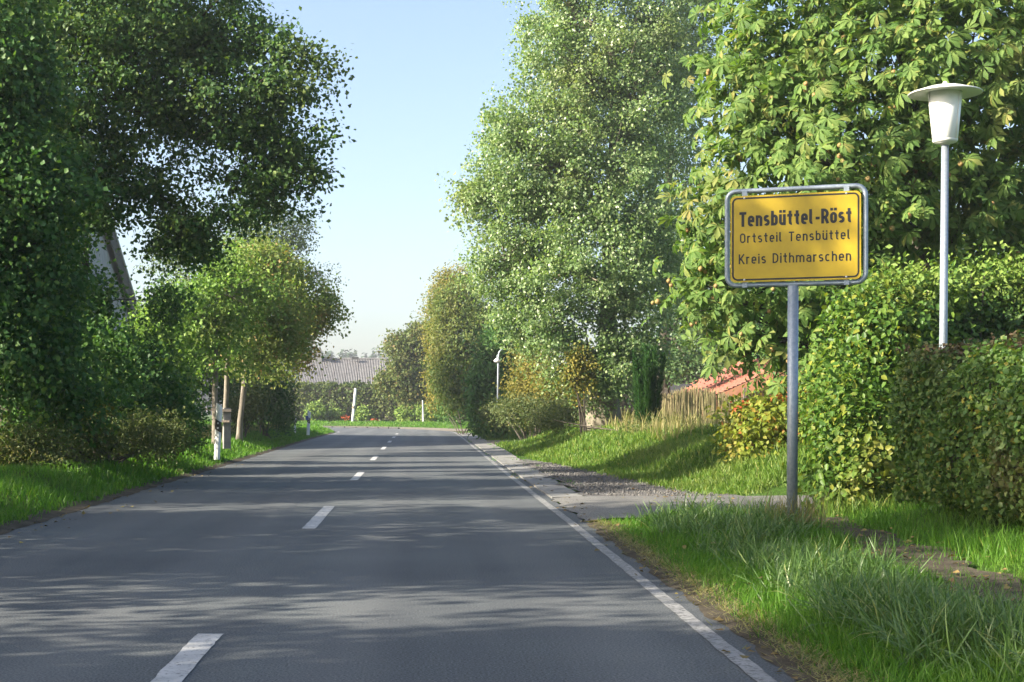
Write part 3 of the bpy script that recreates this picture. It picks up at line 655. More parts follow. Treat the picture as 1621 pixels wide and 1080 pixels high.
hedge('trimmed_hedge', 'neatly trimmed dark hedge with bronze flat top beside the dirt footpath', [(5.85, 16.0), (6.05, 13.6), (6.3, 11.2)], .85, 1.60, 72000, LEAFB, .056, 'hedge_d', None, 'hedge_b', leaves=300, sq=5)
# broad-leaved shrub wall behind it
def leafy_mass(name, label, cat, blobs, n, per, leaf, size, mat, leaves=0, cr=.16, **kw):
    t = bush(name, label, cat, blobs, n, per, leaf, size, mat, cr, .16, None, 10, **kw)
    return t
leafy_mass('broadleaf_shrub', 'tall broad-leaved yellow-green shrub between the sign post and the trimmed hedge', 'shrub',
    [B(1400, 640, 19.3, 98, 185, .8), B(1350, 700, 18.2, 62, 135, .6), B(1345, 770, 17.9, 52, 70, .5), B(1440, 565, 19.8, 80, 105, .7), B(1385, 515, 19.0, 66, 68, .6), B(1450, 760, 19.2, 80, 90, .7)],
    3000, 8, OVAL, .076, 'hedge_g', jit=.55, up=.4, out=.8, droop=.6)
leafy_mass('ivy_hedge', 'loose ivy-covered hedge behind the lamp pole under the chestnut', 'hedge',
    [B(1560, 540, 20.6, 90, 110, .7), B(1640, 530, 20.8, 100, 95, .7), B(1490, 530, 20.4, 60, 90, .6)], 1500, 8, OVAL, .075, 'ivy', jit=.6, up=.5, out=.8, droop=.6)
# elder shoots on top of the shrub wall
leafy_mass('elder_shrub', 'light green feathery shoots rising over the shrub wall below the lamp', 'shrub',
    [B(1450, 462, 19.6, 75, 34, .4), B(1560, 455, 20.4, 80, 36, .4), B(1630, 450, 20.4, 40, 30, .4)], 520, 10, LEAF, .075, 'rhodo', jit=.7, up=.5)

# ================================================================== horse chestnut
cb = (8.6, 26.0)
ch = empty('chestnut_tree', (cb[0], cb[1], gz(*cb)), 'horse chestnut with large fanned leaves and brown burrs behind the town sign', 'tree')
ctp = np.array([(8.6, 26, gz(*cb) - .2), (8.55, 26, 2), (8.7, 25.9, 4.5), (8.6, 26, 8), (8.5, 26, 11)])
MB().tube(ctp, [.34, .27, .23, .16, .06], 12).build('trunk', M['bark'], ch, True)
cbl = [B(1195, 200, 23.6, 115, 120, 1.3), B(1155, 340, 23.2, 80, 110, 1.1), B(1125, 455, 23.0, 68, 70, 1.0), B(1230, 90, 24, 130, 110, 1.6), B(1300, 250, 22.8, 150, 150, 1.5),
       B(1430, 120, 23, 160, 150, 1.6), B(1560, 90, 22.8, 150, 150, 1.6), B(1420, 310, 22.8, 140, 120, 1.3), B(1580, 280, 23.2, 90, 130, 1.2), B(1220, 480, 22.8, 95, 85, .9),
       B(1330, -60, 24.5, 200, 130, 2), B(1560, -80, 24.5, 200, 140, 2), B(1560, 395, 23.6, 110, 60, .9), B(1270, 560, 22.6, 55, 55, .7), B(1480, 200, 26.5, 250, 220, 1.6, .5), B(1160, 545, 22.9, 40, 40, .6), B(1330, 400, 23.4, 120, 90, 1.0),
       B(1800, 150, 25, 200, 300, 2.5), B(1700, -150, 27, 300, 150, 3, .6)]
C, P, idx, BC = clumps(cbl, 1900, 4.4, .25, .32, .6)
P[:, 2] -= .0
o_ = unit(P - BC); A = unit(o_ * .8 + dirs(len(P)) * .75 + np.array([0, 0, -.45])); N = unit(.55 * o_ + np.array([0, 0, .38]) + .42 * SUNV + .5 * dirs(len(P)))
S = .205 * rng.uniform(.65, 1.25, len(P))
ok = P[:, 2] > 1.2; P, A, N, S = P[ok], A[ok], N[ok], S[ok]
uu = P[:, 0] / P[:, 1] * F + VX; vv = VY - (P[:, 2] - H) / P[:, 1] * F
score = np.linalg.norm(P - np.array([0, 0, H]), axis=1) - 4 * S / .205 + 60 * ((uu > 1625) | (vv < 0)) + rng.uniform(0, 1.2, len(P))
pick = np.argsort(score)[:300]; kk = np.ones(len(P), bool); kk[pick] = False
for q in range(3): single_leaves(ch, PALM[q], P[pick[q::3]], A[pick[q::3]], N[pick[q::3]], S[pick[q::3]], 'chestnut')
rest = np.where(kk)[0]
rest = rest[np.argsort(score[rest])]; nf = 1500
for q in range(3): link('foliage', bake('foliage', PALM[q], P[rest[q:nf:3]], A[rest[q:nf:3]], N[rest[q:nf:3]], S[rest[q:nf:3]], uvs=True), M['chestnut'], ch)['kind'] = 'stuff'
for q in range(2): link('foliage', bake('foliage', PALML[q], P[rest[nf + q::2]], A[rest[nf + q::2]], N[rest[nf + q::2]], S[rest[nf + q::2]], uvs=True), M['chestnut'], ch)['kind'] = 'stuff'
bm = MB()
for b in cbl:
    c = np.array(b[:3]); a = np.array([np.interp(max(1.6, c[2] - 2.0), ctp[:, 2], ctp[:, i]) for i in range(2)] + [max(1.6, min(10, c[2] - 2.0))])
    pth = bezier(a, (a + c) / 2 + np.array([0, 0, .5]), c); bm.tube(pth, np.linspace(.09, .03, 7), 6)
    d = np.linalg.norm(C - c, axis=1); near = np.argsort(d)[:26]
    for q in near: bm.tube(bezier(pth[4], (pth[4] + C[q]) / 2 + np.array([0, 0, .12]), C[q], 5), np.linspace(.022, .007, 5), 4, cap=False)
bm.build('branches', M['bark'], ch, True)
bme = MB().lathe([(.0001, -1), (.5, -.85), (.88, -.45), (1, 0), (.88, .45), (.5, .85), (.0001, 1)], n=8).mesh('burr', True)
sv = bme.vertices; co = np.zeros(len(sv) * 3); sv.foreach_get('co', co); co += rng.normal(0, .06, len(co)); sv.foreach_set('co', co); bme.materials.append(M['burr'])
vis = np.where((uu < 1621) & (vv > 0) & (vv < 600))[0]; vis = vis[np.argsort(score[vis])][:900]
inv = ch.matrix_basis.inverted()
for q in rng.choice(vis, 110, replace=False):
    for e in range(rng.integers(1, 3)):
        o = bpy.data.objects.new('burr', bme); col.objects.link(o); o.parent = ch; o.location = inv @ Vector(P[q] + np.array([rng.normal(0, .05), -.06 + rng.normal(0, .03), -.07 + rng.normal(0, .03)])); o.scale = [.038 * rng.uniform(.8, 1.15)] * 3

# ================================================================== poplars and everything along the right verge
tree('poplar_tree', 'huge shimmering poplar with a thick pollarded stump on the grass bank', 'tree', (*at(957, 0, 48)[:2], .7),
    [(5.95, 48, .4, .56), (5.95, 48, 1.5, .54), (6.0, 48.2, 3, .30), (6.2, 48.5, 7, .2), (6.3, 49, 13, .12)],
    [B(908, 130, 49, 102, 160, 2.2), B(870, 260, 48, 110, 120, 2), B(815, 330, 48.5, 90, 105, 1.8), B(800, 420, 48, 75, 70, 1.5), B(900, 420, 47, 120, 110, 2), B(960, 300, 48, 110, 140, 2), B(990, 480, 47.5, 95, 90, 1.6),
     B(880, 530, 47, 80, 70, 1.4), B(945, 600, 46.8, 78, 55, 1.2), B(892, 20, 50, 92, 130, 2), B(1000, 160, 49, 105, 150, 2), B(950, -110, 50, 120, 130, 2.4), B(1010, 560, 47.5, 70, 55, 1.2), B(830, 480, 47.5, 60, 50, 1.2), B(755, 310, 48.5, 42, 60, 1), B(805, 215, 48.6, 52, 62, 1.2), B(1035, 60, 50, 80, 140, 2), B(1025, 380, 48.6, 70, 120, 1.6)],
    1450, 128, LEAFB, .094, 'poplar', 'pbark', .27, .5, 300, jit=.9, up=.1, out=.4, sunb=.5, droop=.6, limb_r=.34)
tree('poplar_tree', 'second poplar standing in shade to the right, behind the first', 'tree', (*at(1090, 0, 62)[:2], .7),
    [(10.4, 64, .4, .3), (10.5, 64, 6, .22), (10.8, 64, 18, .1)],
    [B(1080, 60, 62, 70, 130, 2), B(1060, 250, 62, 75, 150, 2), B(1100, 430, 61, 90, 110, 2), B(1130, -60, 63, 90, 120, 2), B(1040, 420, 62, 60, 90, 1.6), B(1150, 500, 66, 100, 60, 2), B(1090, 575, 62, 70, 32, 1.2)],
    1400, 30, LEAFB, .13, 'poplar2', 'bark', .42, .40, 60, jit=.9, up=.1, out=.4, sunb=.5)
for (u, v, Y, ru, rv, lab) in ((1140, 560, 78, 150, 90, 'dark tree belt bush behind the reed fence'), (1330, 480, 40, 130, 190, 'dark background tree behind the chestnut, left of the lamp'), (1560, 430, 42, 170, 210, 'dark background tree behind the chestnut, right of the lamp')):
    p = at(u, 700, Y)
    tree('background_tree', lab, 'tree', (p[0], Y, .6), [(p[0], Y, .3, .25), (p[0], Y, 3, .18), (p[0], Y, 6, .08)], [B(u, v, Y, ru, rv, 2.2), B(u - ru * .5, v + rv * .3, Y - .5, ru * .6, rv * .6, 1.6), B(u + ru * .5, v - rv * .3, Y, ru * .6, rv * .6, 1.6)], 520, 26, LEAFB, .13 * Y / 45, 'elm', 'bark', .45, .4, 30, 'dark trees behind the chestnut')
hedge('boundary_hedge', 'dark hedge row far behind the reed fence', [(5.5, 77), (14, 76), (26, 74)], .9, 3.0, 9000, LEAFB, .17, 'elm', jit=.1, lump=.2)
# columnar yew
ye = empty('columnar_yew', (*at(1022, 0, 42)[:2], .7), 'dark green columnar yew standing right of the poplar stump', 'shrub')
yx = at(1022, 0, 42)[0]; zg = gz(yx, 42); Pn, An, Cn = [], [], []
for i in range(46):
    a, rr_ = rng.uniform(0, 6.28), rng.uniform(.05, .52); h_ = rng.uniform(1.5, 2.45) * (1 - .25 * rr_)
    b0 = np.array([yx + rr_ * .6 * math.cos(a), 42 + rr_ * .6 * math.sin(a), zg + rng.uniform(0, .3)]); b1 = np.array([yx + rr_ * 1.05 * math.cos(a), 42 + rr_ * 1.05 * math.sin(a), zg + h_])
    q = rng.random(340) ** .9; c = b0 + (b1 - b0) * q[:, None]; d = dirs(340) * np.array([1, 1, .4]); Pn.append(c + d * (.085 * (1 - .75 * q))[:, None]); An.append(d + np.array([0, 0, 1.1])); Cn.append(c)
Pn, An, Cn = map(np.concatenate, (Pn, An, Cn))
link('foliage', bake('foliage', NEEDLE, Pn, An, unit(Pn - Cn), np.full(len(Pn), .10)), M['yew'], ye)
MB().tube([(yx, 42, zg - .1), (yx, 42, zg + 1.8)], [.07, .02], 6).build('trunk', M['bark'], ye)
# reed fence with rail and post, roofs behind it
fY = 46; a0, a1 = at(1050, 0, fY)[0], at(1185, 0, fY)[0]
rf = empty('reed_fence', (a0, fY, gz(a0, fY)), 'tan reed screen fence beyond the grass bank, right of the yew', 'fence')
x = np.sort(rng.uniform(a0, a1, 900)); z0 = gz((a0 + a1) / 2, fY) - .05; n = len(x); hgt = .95 + .22 * np.sin((x - a0) * 1.6) + rng.normal(0, .07, n)
BL = T([(-.5, 0, 0), (.5, 0, 0), (.5, 1, .0), (-.5, 1, 0), (-.5, 0, .004), (.5, 0, .004), (.5, 1, .004), (-.5, 1, .004)], [(0, 1, 2, 3), (7, 6, 5, 4), (0, 3, 7, 4), (1, 5, 6, 2)])
link('reed_panel', bake('reed_panel', BL, np.stack([x, fY + rng.normal(0, .03, n), np.full(n, z0)], 1), np.stack([rng.normal(0, .03, n), rng.normal(0, .02, n), np.ones(n)], 1), np.tile([0., -1, .0], (n, 1)), hgt, np.full(n, .013)), M['reed'], rf)['kind'] = 'stuff'
for zz in (.35, .9): MB().tube([(a0, fY + .06, z0 + zz), (a1, fY + .06, z0 + zz)], .012, 5).build('wire', M['zinc'], rf)
for xx in (a0 + .1, (a0 + a1) / 2, a1 - .1): MB().box((xx, fY + .09, z0 + .6), (.08, .08, 1.3)).build('fence_post', M['wood'], rf)
wr = empty('white_rail', (at(1067, 0, 43)[0], 43, gz(at(1067, 0, 43)[0], 43)), 'short wooden post with a white rail in front of the reed fence', 'rail')
q0, q1 = at(1067, 690, 43), at(1140, 673, 43)
MB().box((q0[0], 43, q0[2] + .1), (.13, .13, .75)).build('post', M['mbark'], wr)
MB().tube([at(1064, 679, 42.9), at(1140, 674, 42.9)], .035, 8).build('rail', M['white'], wr)
MB().tube([at(1064, 678, 43.1), at(1085, 681, 43.1)], .03, 8).build('rail', M['white'], wr)
hs = empty('red_roofed_house', (14, 60, .6), 'low house with red tiled roof half hidden behind the creeper bush', 'house')
e0, rd = at(1122, 630, 58), at(1290, 556, 58)
m = MB(); xl, xr, zl, zr_ = e0[0], rd[0], e0[2], rd[2]
for i in range(24):  # tile courses along the slope, stepped
    fa, fb = i / 24, (i + 1) / 24
    A_ = (xl + (xr - xl) * fa, zl + (zr_ - zl) * fa + .05); B_ = (xl + (xr - xl) * fb, zl + (zr_ - zl) * fb + .01)
    m.add([(A_[0], 57.7, A_[1]), (B_[0], 57.7, B_[1]), (B_[0], 72, B_[1]), (A_[0], 72, A_[1])], [(0, 1, 2, 3)])
    m.add([(B_[0], 57.7, B_[1]), (B_[0], 57.7, B_[1] + .05), (B_[0], 72, B_[1] + .05), (B_[0], 72, B_[1])], [(0, 1, 2, 3)])
m.build('roof', M['redroof'], hs)
MB().add([(xl, 57.65, zl - .02), (xr, 57.65, zr_ - .02), (xr, 57.65, zr_ - .5), (xl, 57.65, zl - .5), (xl, 57.75, zl - .02), (xr, 57.75, zr_ - .02), (xr, 57.75, zr_ - .5), (xl, 57.75, zl - .5)], [(0, 1, 2, 3), (7, 6, 5, 4), (0, 4, 5, 1), (2, 6, 7, 3), (0, 3, 7, 4), (1, 2, 6, 5)][:]).build('barge_board', M['orangewall'], hs)
MB().add([(xl + .5, 58, .3), (2 * xr - xl - .5, 58, .3), (2 * xr - xl - .5, 58, zl), (xr, 58, zr_ - .1), (xl + .5, 58, zl), (xl + .5, 71.5, .3), (xl + .5, 71.5, zl)], [(0, 1, 2, 3, 4), (0, 4, 6, 5)]).build('wall', M['orangewall'], hs)
MB().add([(xr, 57.7, zr_), (2 * xr - xl, 57.7, zl), (2 * xr - xl, 72, zl), (xr, 72, zr_)], [(0, 1, 2, 3)]).build('roof', M['redroof'], hs)
sd = empty('garden_shed', (at(1100, 0, 70)[0], 70, .6), 'dark blue-grey shed glimpsed under the poplar behind the reed fence', 'shed')
p = at(1100, 610, 70); MB().box((p[0], 70, 1.2), (3.2, 2.5, 1.8)).build('wall', M['shed'], sd)
MB().add([(p[0] - 1.8, 68.5, 2.0), (p[0] + 1.8, 68.5, 2.0), (p[0] + 1.8, 70, 2.6), (p[0] - 1.8, 70, 2.6), (p[0] + 1.8, 71.5, 2.0), (p[0] - 1.8, 71.5, 2.0)], [(0, 1, 2, 3), (3, 2, 4, 5), (0, 3, 5), (1, 4, 2)]).build('roof', M['dark'], sd)
# creeper bush and friends
cr_ = bush('creeper_bush', 'yellow-green creeper bush with a few red leaves left of the sign post', 'shrub', [B(1215, 690, 27, 62, 62, .8), B(1190, 672, 27.4, 45, 46, .7), B(1255, 670, 27.2, 58, 62, .8), B(1280, 740, 26.5, 60, 50, .7), B(1215, 740, 26.6, 45, 30, .5)], 900, 9, LEAFB, .095, 'creeper', .16, .25, None, 12, jit=.7)
C, P, idx, BC = clumps([B(1168, 645, 26.6, 10, 16, .15), B(1238, 625, 26.6, 8, 8, .1)], 9, 4, .05)
link('red_leaves', foliage_mesh('red_leaves', LEAFB, P, BC, .065), M['red'], cr_)
bush('golden_shrub', 'golden-yellow leafy shrub at the left foot of the poplar', 'shrub', [B(845, 580, 62, 36, 60, 1.2), B(835, 620, 62, 30, 40, 1), B(868, 610, 61, 30, 50, 1)], 420, 26, LEAF, .10, 'gold', .25, .35)
bush('golden_shrub', 'small yellow autumn sapling against the poplar stump', 'shrub', [B(915, 590, 46.2, 28, 45, .5)], 120, 14, LEAFB, .085, 'gold', .16, .4, None, 4)
cf = bush('conifer', 'fresh green conifer with feathery sprays beside the curved lamp', 'tree', [B(775, 640, 70, 30, 50, 1), B(790, 570, 70, 30, 70, 1.1), B(805, 520, 70, 22, 40, .8), B(762, 610, 70, 20, 40, .8), B(815, 600, 71, 28, 70, 1)], 560, 28, NEEDLE, .26, 'conifer', .24, .35, jit=.6, droop=.5)
cl = empty('curved_street_lamp', (*at(788, 0, 64)[:2], gz(at(788, 0, 64)[0], 64)), 'small grey street lamp with a curled neck in front of the conifer', 'street lamp')
b0 = at(788, 665, 64); pts = [b0, at(788.5, 600, 64), at(789, 566, 64), at(790, 558, 64), at(793, 554, 64), at(796, 554.5, 64)]
MB().tube(pts, [.05, .045, .04, .03, .03, .03], 8).build('pole', M['galv'], cl, True)
MB().tube([at(790, 560, 64), at(787, 563, 64), at(786, 568, 64)], .02, 6).build('neck', M['galv'], cl, True)
q = at(787, 571, 64); MB().lathe([(.0001, .12), (.06, .09), (.15, 0), (.13, -.05), (.0001, -.10)], q, 14).build('lamp_head', M['white_lamp'], cl, True)
tree('round_tree', 'dense rounded tree with golden sunlit left side at the bend', 'tree', (*at(740, 0, 88)[:2], .6), [(*at(738, 665, 88), .22), (*at(738, 600, 88), .16), (*at(738, 500, 88), .07)],
    [B(735, 540, 88, 52, 95, 2.2), B(725, 480, 88, 35, 45, 1.6), B(760, 520, 88, 32, 70, 1.8), B(715, 600, 88, 34, 50, 1.6), B(745, 620, 88, 40, 35, 1.6), B(702, 545, 88, 22, 85, 1.4)], 1300, 25, LEAF, .15, 'round', 'bark', .30, .28, 20, minz=.2, droop=1.0, jit=.6)
tree('golden_tree', 'tall willowy yellowish tree rising behind the rounded tree', 'tree', (*at(705, 0, 104)[:2], .6), [(*at(705, 660, 104), .22), (*at(705, 550, 104), .16), (*at(710, 440, 104), .06)], [B(705, 470, 104, 25, 50, 1.4), B(690, 530, 104, 16, 80, 1.2), B(725, 450, 104, 30, 30, 1.2), B(690, 600, 104, 14, 50, 1.2)], 520, 30, LEAF, .15, 'gold', 'bark', .3, .35, 20)
tree('bronze_tree', 'green and bronze leaved tree with a thin white trunk by the far hedge', 'tree', (*at(670, 0, 132)[:2], .5), [(*at(670, 668, 132), .11), (*at(669, 620, 132), .10), (*at(665, 540, 132), .05)], [B(648, 560, 132, 36, 42, 2), B(640, 595, 132, 38, 32, 2), B(665, 530, 132, 22, 32, 1.6), B(655, 620, 132, 34, 22, 1.8), B(630, 545, 132, 20, 22, 1.4), B(612, 605, 132, 16, 18, 1)], 800, 20, LEAFB, .22, 'purple', 'mbark', .32, .4, 24)
bush('verge_bush', 'grey-green bramble thicket on the bank below the golden shrub', 'shrub', [B(830, 650, 58, 50, 24, 1.2), B(880, 655, 54, 45, 20, 1.2), B(790, 655, 64, 30, 18, 1)], 420, 22, LEAF, .09, 'bramble', .22, .3)
bush('verge_bush', 'low tangle of weeds and stalks around the poplar stump', 'shrub', [B(870, 668, 49, 26, 12, .6), B(1030, 680, 40, 40, 12, .5), B(1120, 695, 38, 70, 12, .5)], 320, 12, LEAF, .07, 'bramble', .14, .3)
bush('hedge_bush', 'dark bush at the foot of the rounded tree by the bend', 'shrub', [B(720, 650, 92, 26, 16, 1), B(755, 655, 86, 16, 16, .8)], 160, 22, LEAF, .14, 'conifer', .25, .3)

# ================================================================== the far end
hedge('far_hedge', 'tall clipped hedge closing the view behind the bend', [at(440, 0, 152)[:2], at(600, 0, 150)[:2], at(760, 0, 146)[:2]], 1.6, 3.7, 24000, LEAFB, .26, 'farhedge', jit=.12, lump=.25, sq=4)
for i, (u, v, Y, ru, rv, lab) in enumerate(((648, 655, 138, 20, 15, 'pale green rounded rhododendron at the far bend, left of the white stake'), (688, 654, 136, 24, 17, 'pale green rounded rhododendron at the far bend, right of the white stake'), (575, 657, 144, 11, 10, 'small round green bush right of the leaning white pole'), (500, 652, 144, 15, 13, 'round bush behind the far reflector post'), (530, 658, 145, 10, 8, 'lowest small bush left of the leaning white pole'))):
    bush('round_bush', lab, 'shrub', [B(u, v, Y, ru, rv, ru * Y / F)], 150, 16, LEAFB, .2, 'rhodo', .2, .3, 'bushes in front of the far hedge')
fl = bush('flower_bed', 'red flowers low in front of the far hedge', 'flowers', [B(548, 661, 142, 5, 2, .2), B(592, 664, 142, 6, 1.5, .2)], 16, 5, LEAFB, .13, 'red', .08)
wp = empty('leaning_pole', tuple(at(558, 666, 141)), 'slim white pole leaning right in front of the far hedge', 'pole')
MB().tube([at(558, 668, 141), at(563, 615, 141)], .12, 8).build('pole', M['white'], wp)
MB().tube([at(559.6, 647, 141), at(559.9, 643, 141)], .14, 8).build('band', M['mbark'], wp)
st = empty('white_stake', tuple(at(670, 668, 130)), 'thin white stake between the two rhododendrons', 'stake')
MB().tube([at(670, 670, 130), at(669, 634, 130)], .055, 6).build('pole', M['white'], st)
fh = empty('far_house', (*at(545, 0, 200)[:2], .5), 'long grey corrugated roof of a far house above the hedge', 'house')
r0, r1 = at(478, 569, 205), at(640, 566, 205); zE = H + (VY - 612) * 196 / F; nP = 9
for i in range(nP):
    xa, xb = r0[0] + (r1[0] - r0[0]) * i / nP, r0[0] + (r1[0] - r0[0]) * (i + 1) / nP - .03; m = MB(); k = 15; V = []
    for j in range(k):
        xx = xa + (xb - xa) * j / (k - 1); zz = .07 * math.cos(j * math.pi)
        V += [(xx, 205, r0[2] + zz), (xx, 196, zE + zz)]
    m.add(V, [(2 * j, 2 * j + 1, 2 * j + 3, 2 * j + 2) for j in range(k - 1)]).build('roof_panel', M['roofgrey'], fh)
slope = MB().add([(r0[0], 205.1, r0[2]), (r1[0], 205.1, r0[2]), (r1[0], 214, zE), (r0[0], 214, zE)], [(0, 1, 2, 3)]).build('roof_slope', M['roofgrey'], fh)
MB().tube([(r0[0], 205, r0[2] + .08), (r1[0], 205, r0[2] + .08)], .14, 6).build('ridge_cap', M['roofgrey'], fh)
MB().box(((r0[0] + r1[0]) / 2, 205, zE / 2), (r1[0] - r0[0] - .6, 16.5, zE - .2)).build('wall', M['orangewall'], fh)
q = at(504, 565, 204); MB().box((q[0], 204.4, q[2] + .1), (.9, .9, 1.6)).build('chimney', M['post_grey'], slope)
for u in (520, 562): q = at(u, 568, 203.5); MB().box((q[0], 203.8, q[2] + .1), (.9, .7, .3)).build('roof_vent', M['dark'], slope)
# far wood
C_, T_ = [], []
m = MB(); Ps, As, Ns, Ss = [], [], [], []
for i in range(260):
    Y = rng.uniform(470, 560); x = rng.uniform(-95, 20); hT = rng.uniform(16, 22.5) * Y / 500; wd = rng.uniform(2.6, 4.2); k = 90
    q = rng.random(k) ** .8; a = rng.uniform(0, 6.28, k); r_ = wd * (1 - q) * rng.uniform(.5, 1.05, k) + .1
    Ps.append(np.stack([x + r_ * np.cos(a), Y + r_ * np.sin(a), .6 + hT * (.12 + .88 * q)], 1)); As.append(np.stack([np.cos(a), np.sin(a), np.full(k, -.35)], 1)); Ns.append(np.tile([0, 0, 1.], (k, 1)) + .5 * dirs(k)); Ss.append(rng.uniform(1.2, 2.4, k))
    m.tube([(x, Y, 0), (x, Y, hT * .95)], [.3, .05], 4, cap=False)
wood = empty('far_wood', (0, 500, 0)); wood['kind'] = 'stuff'
link('needles', bake('needles', LEAFB, *map(np.concatenate, (Ps, As, Ns, Ss))), M['forest'], wood)['kind'] = 'stuff'
m.build('trunks', M['bark'], wood)['kind'] = 'stuff'
tag(wood, 'distant blue-green conifer wood on the horizon', 'wood', None, 'stuff')

# ================================================================== left side
tree('oak_tree', 'large dark oak spreading over the road from the left', 'tree', (*at(60, 0, 30)[:2], .4),
    [(-8.2, 30.5, .2, .38), (-8.1, 30.5, 3, .30), (-7.7, 30.4, 6, .24), (-7.3, 30.3, 9.5, .10)],
    [B(425, 130, 29.5, 70, 62, 1.0), B(360, 180, 30, 110, 95, 1.8), B(452, 235, 29.5, 48, 62, .9), B(482, 140, 29.3, 32, 38, .6), B(486, 215, 29.3, 28, 28, .5), B(250, 150, 30, 120, 120, 2), B(420, 290, 29.6, 80, 45, 1.1), B(466, 300, 29.4, 34, 40, .6), B(516, 112, 29.3, 16, 16, .3, 1.2), B(518, 205, 29.3, 14, 16, .3, 1.2), B(495, 275, 29.3, 18, 16, .3, 1.2), B(455, 75, 29.5, 30, 22, .5), B(486, 335, 29.3, 16, 14, .3, 1.2), B(480, 92, 29.4, 16, 14, .3),
     B(280, 30, 30.5, 130, 85, 2), B(160, 60, 30, 130, 120, 2.2), B(60, 200, 29, 120, 160, 2.0), B(150, 290, 29.5, 90, 75, 1.5), B(60, 20, 30, 150, 130, 2.4), B(330, 80, 31, 70, 60, 1.2), B(250, 300, 29.8, 60, 40, 1), B(290, 385, 29.6, 65, 45, .9), B(290, 350, 29.4, 60, 34, .9), B(165, 345, 29.2, 45, 30, .5), B(380, 345, 29.4, 60, 28, .7), B(70, 375, 28.8, 60, 50, .9), B(100, -110, 31, 220, 120, 2.6, .6), B(400, 55, 30, 40, 36, .8, .7), B(365, -10, 30, 40, 25, .7, .7)],
    1700, 60, OAKL, .090, 'oak', 'bark', .20, .47, 260, jit=.9, up=.4, limb_r=.2)
tree('maple_tree', 'dense dark broadleaf tree filling the left edge of the frame', 'tree', (*at(-60, 0, 25)[:2], .4),
    [(-7.8, 25, .2, .25), (-7.8, 25, 3, .2), (-7.8, 25, 7, .1)],
    [B(40, 420, 25, 95, 110, 1.2), B(20, 560, 25, 110, 110, 1.2), B(80, 500, 26, 62, 105, 1.0), B(60, 300, 25, 90, 90, 1.2), B(-80, 350, 25, 140, 250, 1.6), B(-60, 100, 25, 160, 200, 1.6), B(90, 640, 26.5, 90, 60, .9), B(20, 130, 25, 70, 90, 1.0), B(160, 580, 28, 55, 70, .8)],
    1700, 38, LEAFB, .092, 'elm', 'bark', .22, .40, 80, minz=.02, jit=.8)
tree('ash_tree', 'narrow dark tree in front of the white gable', 'tree', (*at(120, 0, 33)[:2], .4), [(-7.3, 33, .2, .15), (-7.3, 33, 3, .1), (-7.2, 33, 5, .05)],
    [B(95, 420, 33, 36, 75, .8), B(215, 600, 33, 55, 72, .9), B(135, 580, 33, 56, 78, .9), B(255, 640, 34, 45, 50, .8), B(262, 480, 33.5, 24, 40, .6, .6), B(150, 480, 33, 22, 60, .5), B(180, 640, 32, 60, 60, .8)], 800, 34, LEAFB, .092, 'elm', 'bark', .22, .38, 50, minz=.02)
# barn with a steep white gable
bn = empty('barn', (-20, 70, .4), 'white gabled barn with a wide dark barge board behind the left trees', 'barn')
gx, yr, ye_, zr2, ze2 = -15.0, 66.0, 88.0, 14.3, 2.3
MB().add([(gx, 2 * yr - ye_ + 1, .2), (gx, ye_ - 1, .2), (gx, ye_ - 1, ze2 + .5), (gx, yr, zr2 - .45), (gx, 2 * yr - ye_ + 1, ze2 + .5)], [(0, 1, 2, 3, 4)]).build('wall', M['wallw'], bn)
for sgn in (1, -1):
    e = yr + sgn * (ye_ - yr)
    rfo = MB().add([(gx + .25, yr, zr2), (gx + .25, e, ze2), (gx - 14, e, ze2), (gx - 14, yr, zr2), (gx + .25, yr, zr2 + .18), (gx + .25, e, ze2 + .18), (gx - 14, e, ze2 + .18), (gx - 14, yr, zr2 + .18)], [(0, 1, 2, 3), (7, 6, 5, 4), (0, 4, 5, 1), (1, 5, 6, 2), (2, 6, 7, 3)]).build('roof', M['dark'], bn)
    MB().add([(gx + .27, yr, zr2 - .02), (gx + .27, e, ze2 - .02), (gx + .27, e - sgn * .3, ze2 - .9), (gx + .27, yr, zr2 - 1.05)], [(0, 1, 2, 3)]).build('barge_board', M['dark'], rfo)
    MB().tube([(gx + .29, yr, zr2 + .09), (gx + .29, e, ze2 + .09)], .055, 6).build('trim', M['white'], rfo)
# maples with pale trunks
for k, (u, Y, rb, bl, lab) in enumerate((
    (341, 43.0, .105, [B(310, 500, 43, 80, 70, 1.5), B(245, 560, 43, 45, 45, 1), B(370, 470, 43.5, 70, 75, 1.5), B(270, 520, 43, 60, 60, 1.3), B(340, 560, 43, 70, 42, 1.2), B(360, 420, 44, 40, 40, 1)], 'young green maple with a pale trunk, leftmost of the three'),
    (357, 46.0, .10, [B(400, 480, 46, 75, 75, 1.6), B(410, 420, 46.5, 50, 45, 1.2), B(400, 555, 46, 70, 45, 1.2), B(450, 520, 46.5, 50, 60, 1.2)], 'young maple with a pale trunk, middle one of the three'),
    (378, 49.5, .11, [B(440, 450, 50, 50, 60, 1.4), B(480, 490, 50, 45, 50, 1.2), B(500, 500, 50.5, 36, 34, 1), B(455, 550, 50, 48, 45, 1.2), B(425, 410, 50, 38, 32, 1), B(515, 470, 51, 18, 22, .7), B(530, 490, 51, 14, 10, .4)], 'maple turning orange with a leaning pale trunk, rightmost of the three'))):
    b = at(u, 0, Y)[0]; g = gz(b, Y); top = np.array(bl[0][:3])
    tree('young_maple', lab, 'tree', (b, Y, g), [(b, Y, g - .1, rb), (b + (.0, .0, .06)[k] * 1, Y, g + 1, rb * .85), (b + (.0, .05, .22)[k], Y, 2.6, rb * .75), (b + (.05, .15, .5)[k], Y, 4.6, rb * .35)], bl, 420, 38, LEAFB, .10, ('maple', 'autumn', 'autumn')[k], 'mbark', .24, .5, 80, 'young maples on the left verge', jit=.85)
